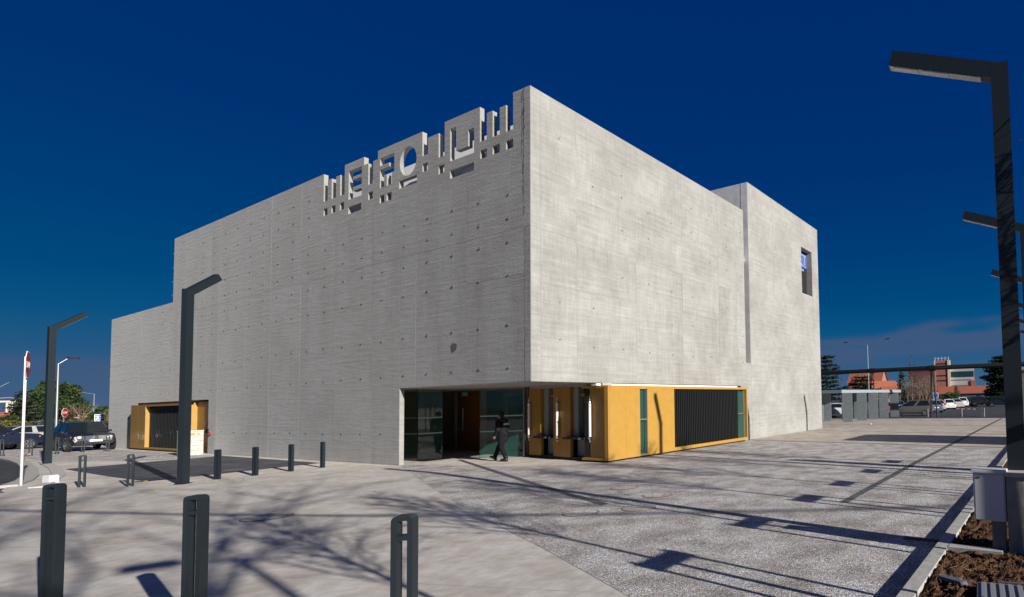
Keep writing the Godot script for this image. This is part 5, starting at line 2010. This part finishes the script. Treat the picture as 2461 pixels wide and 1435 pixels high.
	for x in [-2.0, -0.9, 0.2, 1.3, 2.4]:
		b.tube(Vector3(x, 13.9, 1.9), Vector3(x, 15.2, 1.9), 0.05, 0.05, 4)
	b.tube(Vector3(-2.2, 14.7, 1.9), Vector3(2.6, 14.7, 1.9), 0.05, 0.05, 4)
	part("roof_rail", b, M.white_paint, o)
	b = MB.new()
	b.box(Vector3(2.9, 0, -12.0), Vector3(10.6, 11.6, 0.6))
	part("office_wing", b, M.render_grey, o)
	for k in 5:
		b = MB.new()
		b.box(Vector3(3.0 + k * 1.5, 8.1, 0.55), Vector3(4.42 + k * 1.5, 10.0, 0.7))
		part("window", b, M.band_glass, o)
	b = MB.new()
	b.box(Vector3(10.5, 8.1, -11.6), Vector3(10.72, 10.0, 0.5))
	part("window", b, M.band_glass, o)
	for q in [[6.95, 0.25], [4.7, 0.6], [3.3, 0.3], [2.2, 0.5]]:
		b = MB.new()
		b.box(Vector3(3.0, q[0], 0.55), Vector3(9.4, q[0] + q[1], 0.68))
		part("window_slot", b, M.slate, o)
	b = MB.new()
	b.box(Vector3(9.4, 0, -0.4), Vector3(11.0, 6.9, 0.9))
	part("brick_corner", b, M.brick, o)
	for y in [2.4, 4.2]:
		b = MB.new()
		b.box(Vector3(10.95, y, -0.1), Vector3(11.05, y + 0.8, 0.5))
		part("corner_window", b, M.black, o)
	b = MB.new()
	b.box(Vector3(10.55, 3.2, -11.0), Vector3(10.7, 4.3, -1.0))
	part("window_slot", b, M.slate, o)
	o = thing("brick_block", "windowless dark brick block behind the bare young trees", "building", Vector3(-24.8, -0.03, -167.5), 0.14)
	b = MB.new()
	b.box(Vector3(-4.2, 0, -5.0), Vector3(4.3, 10.2, 1.6))
	part("wall", b, M.brick_dark, o)
	b = MB.new()
	b.box(Vector3(-4.35, 10.2, -5.1), Vector3(4.45, 10.6, 1.75))
	part("coping", b, M.brick_dark, o)
	house("large red-tiled roof behind the cedar at the shelter", Vector3(-33.6, -0.03, -137.0), 0.12, Vector3(9.0, 6.2, 12.0), 3.9, M.brick, M.roof_tile, [[0, -2.0, 4.0, 1.2, 1.0], [0, 1.5, 4.0, 1.2, 1.0]])
	house("cream gabled house with red roof beyond the pipe", Vector3(-27.2, -0.03, -128.0), 0.9, Vector3(8.5, 4.6, 5.0), 1.6, M.render_cream, M.roof_tile, [[1, 0.5, 2.6, 0.9, 1.1]])
	house("small red-roofed outbuilding behind the shelter's end fin", Vector3(-20.2, -0.03, -112.0), 0.5, Vector3(4.0, 3.2, 4.0), 1.1, M.render_cream, M.roof_tile, [])
	house("low slate-blue gabled hall with long red roof in front of the offices", Vector3(-7.2, -0.03, -141.0), 0.16, Vector3(14.0, 2.6, 8.0), 1.7, M.slate, M.roof_tile, [[0, 3.0, 0.8, 1.0, 1.0], [0, 5.0, 0.8, 0.7, 1.2]])
	# trees on the right
	conifer("broad cedar beside the hall's right end, over the shelter", Vector3(-28.0, -0.03, -91.5), 11.6, 4.6, 11, 0.55, d0, Color(0.035, 0.055, 0.022), 31, 1.0, true)
	conifer("second low cedar behind the shelter roof", Vector3(-21.5, -0.03, -95.0), 7.0, 4.4, 8, 0.5, Color(0.02, 0.026, 0.012), Color(0.05, 0.055, 0.024), 32, 1.0, true)
	conifer("slender thin-branched conifer above the pipe", Vector3(-16.1, -0.03, -116.0), 12.6, 2.6, 15, 0.35, d0, Color(0.03, 0.035, 0.02), 33, 0.45)
	conifer("dark dense conifer left of the brick block", Vector3(-13.4, -0.03, -96.0), 7.4, 1.6, 14, 0.45, d0, d1, 34, 1.3)
	conifer("great dark cedar behind the nearest lamp pole", Vector3(4.3, -0.03, -109.0), 10.6, 4.4, 12, 0.6, d0, Color(0.02, 0.03, 0.018), 35, 1.5, true)
	conifer("small dark fir before the red roof", Vector3(-6.6, -0.03, -120.0), 4.6, 1.3, 10, 0.35, d0, d1, 36)
	round_tree("bright yellow-green shrub behind the blue sign", Vector3(-2.2, -0.03, -88.0), 2.9, Vector3(1.9, 1.5, 1.6), 1500, 0.22, Color(0.03, 0.06, 0.01), Color(0.11, 0.14, 0.03), 41, "bush", "bush")
	round_tree("green shrub right of the yellow-green shrub", Vector3(0.6, -0.03, -92.0), 2.0, Vector3(1.7, 1.0, 1.4), 1000, 0.2, Color(0.02, 0.04, 0.01), Color(0.07, 0.10, 0.03), 42, "bush", "bush")
	round_tree("dark hedge mass under the great cedar", Vector3(6.0, -0.03, -100.0), 2.2, Vector3(5.5, 1.2, 1.5), 2000, 0.25, d0, Color(0.025, 0.04, 0.018), 43, "bush", "bush")
	round_tree("dull winter thicket behind the shelter roof", Vector3(-16.5, -0.03, -88.0), 3.4, Vector3(7.5, 1.8, 1.6), 2400, 0.22, Color(0.03, 0.026, 0.018), Color(0.07, 0.06, 0.035), 44, "bush", "bush")
	round_tree("dull thicket behind the young bare trees", Vector3(-7.0, -0.03, -92.0), 2.6, Vector3(4.5, 1.4, 1.6), 1600, 0.2, Color(0.035, 0.035, 0.014), Color(0.075, 0.07, 0.03), 45, "bush", "bush")
	var xs := [-5.2, -4.2, -3.6, -2.7, -2.3, -1.9, -1.5, -0.9]
	var where := ["first", "second", "third", "fourth", "fifth", "sixth", "seventh", "last"]
	for k in 8:
		bare_tree("%s of the slim bare trees between shelter and pipe legs, counted from the left" % where[k], Vector3(xs[k], -0.03, -62.3 - 0.3 * k), 4.6 + 0.5 * sin(k * 2.0), 0.06, 2, 50 + k, 0.45, "slim bare trees in the far car park", M.bark_pale)
	# out of the picture: bare trees to the right of the camera, and the staked row
	bare_tree("large bare tree out of view on the right, shadowing the lower left paving", Vector3(25.0, 0.07, 12.2), 13.0, 0.20, 3, 61, 0.5)
	var zs := [8.2, 6.0, 3.8, 1.6, -0.35, -2.55, -4.75]
	var yl := ["first", "second", "third", "fourth", "fifth", "sixth", "farthest"]
	for k in 7:
		young_tree("%s staked young tree right of the kerb, counted away from the camera" % yl[k], Vector3(14.9, 0.08, zs[k]), 71 + k)


# ---------- the walking guard ----------
func nets(b: MB, caps: Array, k: float, cell: float) -> void:
	var lo := Vector3.ONE * 1e9
	var hi := -lo
	for q in caps:
		for p in [[q[0], q[2]], [q[1], q[3]]]:
			lo = lo.min(p[0] - Vector3.ONE * (p[1] + cell * 2.0))
			hi = hi.max(p[0] + Vector3.ONE * (p[1] + cell * 2.0))
	var n := Vector3i(((hi - lo) / cell).ceil()) + Vector3i.ONE
	var f := PackedFloat32Array()
	f.resize(n.x * n.y * n.z)
	f.fill(1.0)
	for q in caps:
		var a: Vector3 = q[0]
		var e: Vector3 = q[1]
		var ra: float = q[2]
		var rb: float = q[3]
		var m := maxf(ra, rb) + k + cell * 2.0
		var i0 := Vector3i(((a.min(e) - Vector3.ONE * m - lo) / cell).floor()).clamp(Vector3i.ZERO, n - Vector3i.ONE)
		var i1 := Vector3i(((a.max(e) + Vector3.ONE * m - lo) / cell).ceil()).clamp(Vector3i.ZERO, n - Vector3i.ONE)
		var d := e - a
		var dd := maxf(d.length_squared(), 1e-9)
		for z in range(i0.z, i1.z + 1):
			for y in range(i0.y, i1.y + 1):
				for x in range(i0.x, i1.x + 1):
					var p := lo + Vector3(x, y, z) * cell
					var t := clampf((p - a).dot(d) / dd, 0.0, 1.0)
					var s := (p - a - d * t).length() - lerpf(ra, rb, t)
					var ix := x + n.x * (y + n.y * z)
					var o := f[ix]
					var h := clampf(0.5 + 0.5 * (o - s) / k, 0.0, 1.0)
					f[ix] = lerpf(o, s, h) - k * h * (1.0 - h)
	var vid := {}
	var vs := PackedVector3Array()
	var st := [1, n.x, n.x * n.y]
	for z in n.z - 1:
		for y in n.y - 1:
			for x in n.x - 1:
				var ix := x + n.x * (y + n.y * z)
				var c := 0
				var s := Vector3.ZERO
				for ed in [[0, 0], [1, 0], [2, 0], [3, 0], [0, 1], [1, 1], [2, 1], [3, 1], [0, 2], [1, 2], [2, 2], [3, 2]]:
					var ax: int = ed[1]
					var o1: int = (ax + 1) % 3
					var o2: int = (ax + 2) % 3
					var p := Vector3.ZERO
					p[o1] = ed[0] & 1
					p[o2] = ed[0] >> 1
					var j: int = ix + (ed[0] & 1) * st[o1] + (ed[0] >> 1) * st[o2]
					var fa := f[j]
					var fb := f[j + st[ax]]
					if (fa < 0.0) != (fb < 0.0):
						p[ax] = fa / (fa - fb)
						s += p
						c += 1
				if c:
					vid[ix] = vs.size()
					vs.append(lo + (Vector3(x, y, z) + s / c) * cell)
	var quads := []
	var nor := PackedVector3Array()
	nor.resize(vs.size())
	for ix in vid:
		for ax in 3:
			var o1: int = st[(ax + 1) % 3]
			var o2: int = st[(ax + 2) % 3]
			var j: int = ix + o1 + o2
			if j + st[ax] >= f.size():
				continue
			var fa := f[j]
			var fb := f[j + st[ax]]
			if (fa < 0.0) == (fb < 0.0) or not (vid.has(ix + o1) and vid.has(ix + o2) and vid.has(j)):
				continue
			var q := [vid[ix], vid[ix + o1], vid[j], vid[ix + o2]]
			if fb < 0.0:
				q = [q[0], q[3], q[2], q[1]]
			var m := (vs[q[2]] - vs[q[0]]).cross(vs[q[3]] - vs[q[1]])
			for i in 4:
				nor[q[i]] += m
			quads.append(q)
	for q in quads:
		for t in [[0, 1, 2], [0, 2, 3]]:
			b.tri_n(vs[q[t[0]]], vs[q[t[1]]], vs[q[t[2]]], nor[q[t[0]]].normalized(), nor[q[t[1]]].normalized(), nor[q[t[2]]].normalized())


func build_person() -> void:
	var o := thing("person", "person in dark padded jacket and knit cap walking left past the glass entrance", "person", Vector3(-4.12, 0, -2.0))
	var F := Vector3(-0.97, 0, 0.243)
	o.basis = Basis(F, Vector3.UP, F.cross(Vector3.UP))
	var hipR := Vector3(0, 0.92, 0.09)
	var kneeR := Vector3(0.24, 0.52, 0.09)
	var ankR := Vector3(0.43, 0.135, 0.09)
	var toeR := Vector3(0.60, 0.15, 0.10)
	var hipL := Vector3(0, 0.92, -0.09)
	var kneeL := Vector3(-0.02, 0.50, -0.10)
	var ankL := Vector3(-0.20, 0.11, -0.10)
	var toeL := Vector3(-0.02, 0.045, -0.11)
	var chest := Vector3(0.05, 1.30, 0)
	var shR := Vector3(0.05, 1.43, 0.18)
	var shL := Vector3(0.05, 1.43, -0.18)
	var elR := Vector3(0.02, 1.15, 0.25)
	var elL := Vector3(0.0, 1.15, -0.26)
	var wrR := Vector3(0.20, 0.97, 0.19)
	var wrL := Vector3(0.16, 0.95, -0.22)
	var neck := Vector3(0.07, 1.50, 0)
	var head := Vector3(0.12, 1.665, 0.01)
	var body := MB.new()
	nets(body, [[hipR, kneeR, 0.085, 0.06], [kneeR, ankR, 0.055, 0.04], [hipL, kneeL, 0.085, 0.06], [kneeL, ankL, 0.055, 0.04], [Vector3(0, 0.95, -0.05), Vector3(0, 0.95, 0.05), 0.12, 0.12], [Vector3(0, 0.95, 0), chest, 0.125, 0.14], [shR, shL, 0.06, 0.06], [chest, neck, 0.12, 0.055], [shR, elR, 0.05, 0.042], [elR, wrR, 0.04, 0.028], [shL, elL, 0.05, 0.042], [elL, wrL, 0.04, 0.028], [neck, head - Vector3(0.02, 0.05, 0), 0.055, 0.06]], 0.03, 0.024)
	# head: skull, jaw, nose, ears
	nets(body, [[head, head + Vector3(-0.03, 0.03, 0), 0.085, 0.088], [head + Vector3(0.03, -0.06, 0), head + Vector3(0.055, -0.10, 0), 0.055, 0.035], [head + Vector3(0.09, -0.01, 0), head + Vector3(0.112, -0.04, 0), 0.010, 0.014], [head + Vector3(0.07, -0.075, -0.02), head + Vector3(0.07, -0.075, 0.02), 0.016, 0.016], [head + Vector3(-0.01, 0.01, 0.085), head + Vector3(-0.015, -0.035, 0.085), 0.014, 0.01], [head + Vector3(-0.01, 0.01, -0.085), head + Vector3(-0.015, -0.035, -0.085), 0.014, 0.01], [head - Vector3(0.03, 0.06, 0), head - Vector3(0.04, 0.13, 0), 0.058, 0.056]], 0.018, 0.010)
	for s in [1, -1]:
		var w := wrR if s > 0 else wrL
		var d := Vector3(0.35, -0.93, -0.1 * s).normalized()
		var side := Vector3(0.93, 0.35, 0)
		var palm := w + d * 0.05
		var hc := [[w, palm, 0.026, 0.032], [palm - side * 0.02, palm + side * 0.02 + d * 0.035, 0.020, 0.018]]
		for k in 4:
			var r := palm + side * (-0.03 + 0.02 * k) + d * 0.035
			var ln: float = [0.030, 0.036, 0.038, 0.033][k]
			var m := r + d * ln
			hc.append([r, m, 0.010, 0.009])
			hc.append([m, m + (d * 0.6 + Vector3(0.1, 0, -0.7 * s)).normalized() * ln, 0.009, 0.007])
		hc.append([w + d * 0.03 + side * 0.025, w + d * 0.065 + side * 0.055, 0.012, 0.010])
		hc.append([w + d * 0.065 + side * 0.055, w + d * 0.10 + side * 0.05, 0.010, 0.008])
		nets(body, hc, 0.008, 0.006)
	part("body", body, M.skin, o)
	var b := MB.new()
	nets(b, [[Vector3(0.01, 0.90, -0.07), Vector3(0.01, 0.90, 0.07), 0.125, 0.125], [Vector3(0.02, 0.95, 0), chest, 0.145, 0.155], [chest + Vector3(-0.02, 0, -0.06), chest + Vector3(-0.02, 0, 0.06), 0.15, 0.15], [shR, shL, 0.085, 0.085], [chest, neck + Vector3(-0.02, 0.0, 0), 0.14, 0.085], [shR, elR, 0.085, 0.072], [elR, wrR, 0.07, 0.05], [shL, elL, 0.085, 0.072], [elL, wrL, 0.07, 0.05], [Vector3(0.01, 0.80, -0.07), Vector3(0.01, 0.80, 0.07), 0.125, 0.125]], 0.04, 0.022)
	var jk := part("jacket", b, M.jacket, o)
	text("back_lettering", "GSMS", 0.105, M.white_paint, jk, Transform3D(Basis(Vector3(0, 0, 1), Vector3.UP, Vector3(-1, 0, 0)), Vector3(-0.138, 1.345, 0.0)))
	b = MB.new()
	nets(b, [[neck + Vector3(-0.05, -0.02, -0.06), neck + Vector3(-0.05, -0.02, 0.06), 0.07, 0.07], [neck + Vector3(-0.09, -0.07, -0.03), neck + Vector3(-0.09, -0.07, 0.03), 0.06, 0.06]], 0.03, 0.016)
	part("hood", b, mat(lin(0.035, 0.037, 0.024), 0.9), jk)
	b = MB.new()
	nets(b, [[hipR, kneeR, 0.115, 0.088], [kneeR, ankR + Vector3(-0.01, 0.02, 0), 0.085, 0.07], [hipL, kneeL, 0.115, 0.088], [kneeL, ankL + Vector3(0.0, 0.03, 0), 0.085, 0.07], [Vector3(0, 0.95, -0.06), Vector3(0, 0.95, 0.06), 0.135, 0.135]], 0.03, 0.022)
	part("trousers", b, M.trousers, o)
	for s in [[ankR, toeR], [ankL, toeL]]:
		var d: Vector3 = (s[1] - s[0])
		d.y = 0
		d = d.normalized()
		var heel: Vector3 = s[0] - d * 0.04 + Vector3(0, -0.07, 0)
		b = MB.new()
		nets(b, [[s[0] + Vector3(0, 0.06, 0), s[0], 0.06, 0.058], [s[0], heel, 0.055, 0.045], [heel, s[1], 0.045, 0.042], [s[0], s[1], 0.05, 0.04]], 0.025, 0.014)
		part("boot", b, M.leather, o)
	b = MB.new()
	nets(b, [[head + Vector3(-0.02, 0.045, 0), head + Vector3(-0.03, 0.065, 0), 0.097, 0.092], [head + Vector3(-0.045, 0.0, 0), head + Vector3(-0.03, 0.05, 0), 0.088, 0.096]], 0.02, 0.014)
	part("knit_cap", b, mat(lin(0.008, 0.008, 0.009), 0.95), o)
	b = MB.new()
	for s in [0.034, -0.034]:
		b.lathe([Vector2(0.0, -0.006), Vector2(0.008, 0.0), Vector2(0.0, 0.006)], head + Vector3(0.083, 0.003, s), 8)
	part("eyes", b, M.black, o)


func sky_texture() -> ImageTexture:
	var W := 1024
	var H := 512
	var im := Image.create_empty(W, H, false, Image.FORMAT_RGBF)
	var stops := [[-90.0, 0.16, 0.15, 0.14], [-2.0, 0.13, 0.15, 0.18], [0.0, 0.062, 0.125, 0.225], [2.0, 0.044, 0.112, 0.222], [4.5, 0.018, 0.098, 0.225], [7.0, 0.003, 0.085, 0.222], [10.0, 0.0, 0.066, 0.205], [15.0, 0.0, 0.047, 0.185], [23.0, 0.0, 0.032, 0.165], [33.0, 0.0, 0.0265, 0.152], [60.0, 0.0, 0.020, 0.125], [90.0, 0.0, 0.017, 0.11]]
	var f := noise(7, 1.0, 5)
	for j in H:
		var e := 90.0 - (j + 0.5) / H * 180.0
		var c := Color(0, 0, 0)
		for k in stops.size() - 1:
			if e >= stops[k][0] and e <= stops[k + 1][0]:
				var t: float = (e - stops[k][0]) / (stops[k + 1][0] - stops[k][0])
				c = Color(lerpf(stops[k][1], stops[k + 1][1], t), lerpf(stops[k][2], stops[k + 1][2], t), lerpf(stops[k][3], stops[k + 1][3], t))
		var ce := cos(deg_to_rad(e))
		for i in W:
			var d := c
			if e > 0.0 and e < 12.0:
				var a := (i + 0.5) / W * TAU
				var p := Vector3(sin(a) * ce * 3.0, e * 0.55, -cos(a) * ce * 3.0)
				var n := f.get_noise_3dv(p)
				var d3 := sin(a)
				var left := clampf(-d3 * 1.6 - 0.3, 0.0, 1.0)
				var band := smoothstep(lerpf(3.9, 0.8, left), lerpf(5.0, 2.4, left), e + n * 0.8) * (1.0 - smoothstep(lerpf(7.2, 3.6, left), lerpf(7.7, 4.8, left), e + n * 1.2))
				var s := clampf((n + lerpf(0.45, 0.16, left)) * 3.2, 0.0, 1.0) * band
				d = d.lerp(Color(0.060, 0.100, 0.20), s * 0.75)
			im.set_pixel(i, j, Color(d.r / 1.5, d.g / 1.5, d.b / 1.5))
	return ImageTexture.create_from_image(im)


func _ready() -> void:
	# camera
	var cam := Camera3D.new()
	cam.name = "camera"
	cam.projection = Camera3D.PROJECTION_FRUSTUM
	cam.near = 0.1
	cam.far = 3000.0
	cam.keep_aspect = Camera3D.KEEP_HEIGHT
	cam.size = 0.1 * 1435.0 / 1270.591
	cam.frustum_offset = Vector2(0.1 * (1230.5 - 1879.48) / 1270.591, 0.1 * (902.738 - 717.5) / 1270.591)
	cam.position = Vector3(13.7102, 2.0083, 10.5394)
	cam.rotation_degrees = Vector3(2.5393, 27.025, -1.3974)
	add_child(cam)
	cam.current = true
	# sky and exposure
	var env := Environment.new()
	env.background_mode = Environment.BG_SKY
	var sky := Sky.new()
	var pm := PanoramaSkyMaterial.new()
	pm.panorama = sky_texture()
	sky.sky_material = pm
	env.sky = sky
	env.tonemap_mode = Environment.TONE_MAPPER_LINEAR
	env.tonemap_exposure = 1.5
	env.sdfgi_enabled = true
	env.ssao_enabled = true
	env.ssil_enabled = true
	var we := WorldEnvironment.new()
	we.name = "environment"
	we.environment = env
	add_child(we)
	# sun
	var sun := DirectionalLight3D.new()
	sun.name = "sun"
	sun.light_energy = 1.6
	sun.light_color = Color(1.0, 0.98, 0.945)
	sun.light_angular_distance = 0.5
	sun.shadow_enabled = true
	var el := deg_to_rad(20.2)
	var az := deg_to_rad(8.2)
	var to_sun := Vector3(cos(el) * cos(az), sin(el), cos(el) * sin(az))
	sun.basis = Basis.looking_at(-to_sun, Vector3.UP)
	add_child(sun)
	make_textures()
	make_materials()
	build_ground()
	build_hall()
	build_street()
	build_cars()
	build_far()
	build_person()
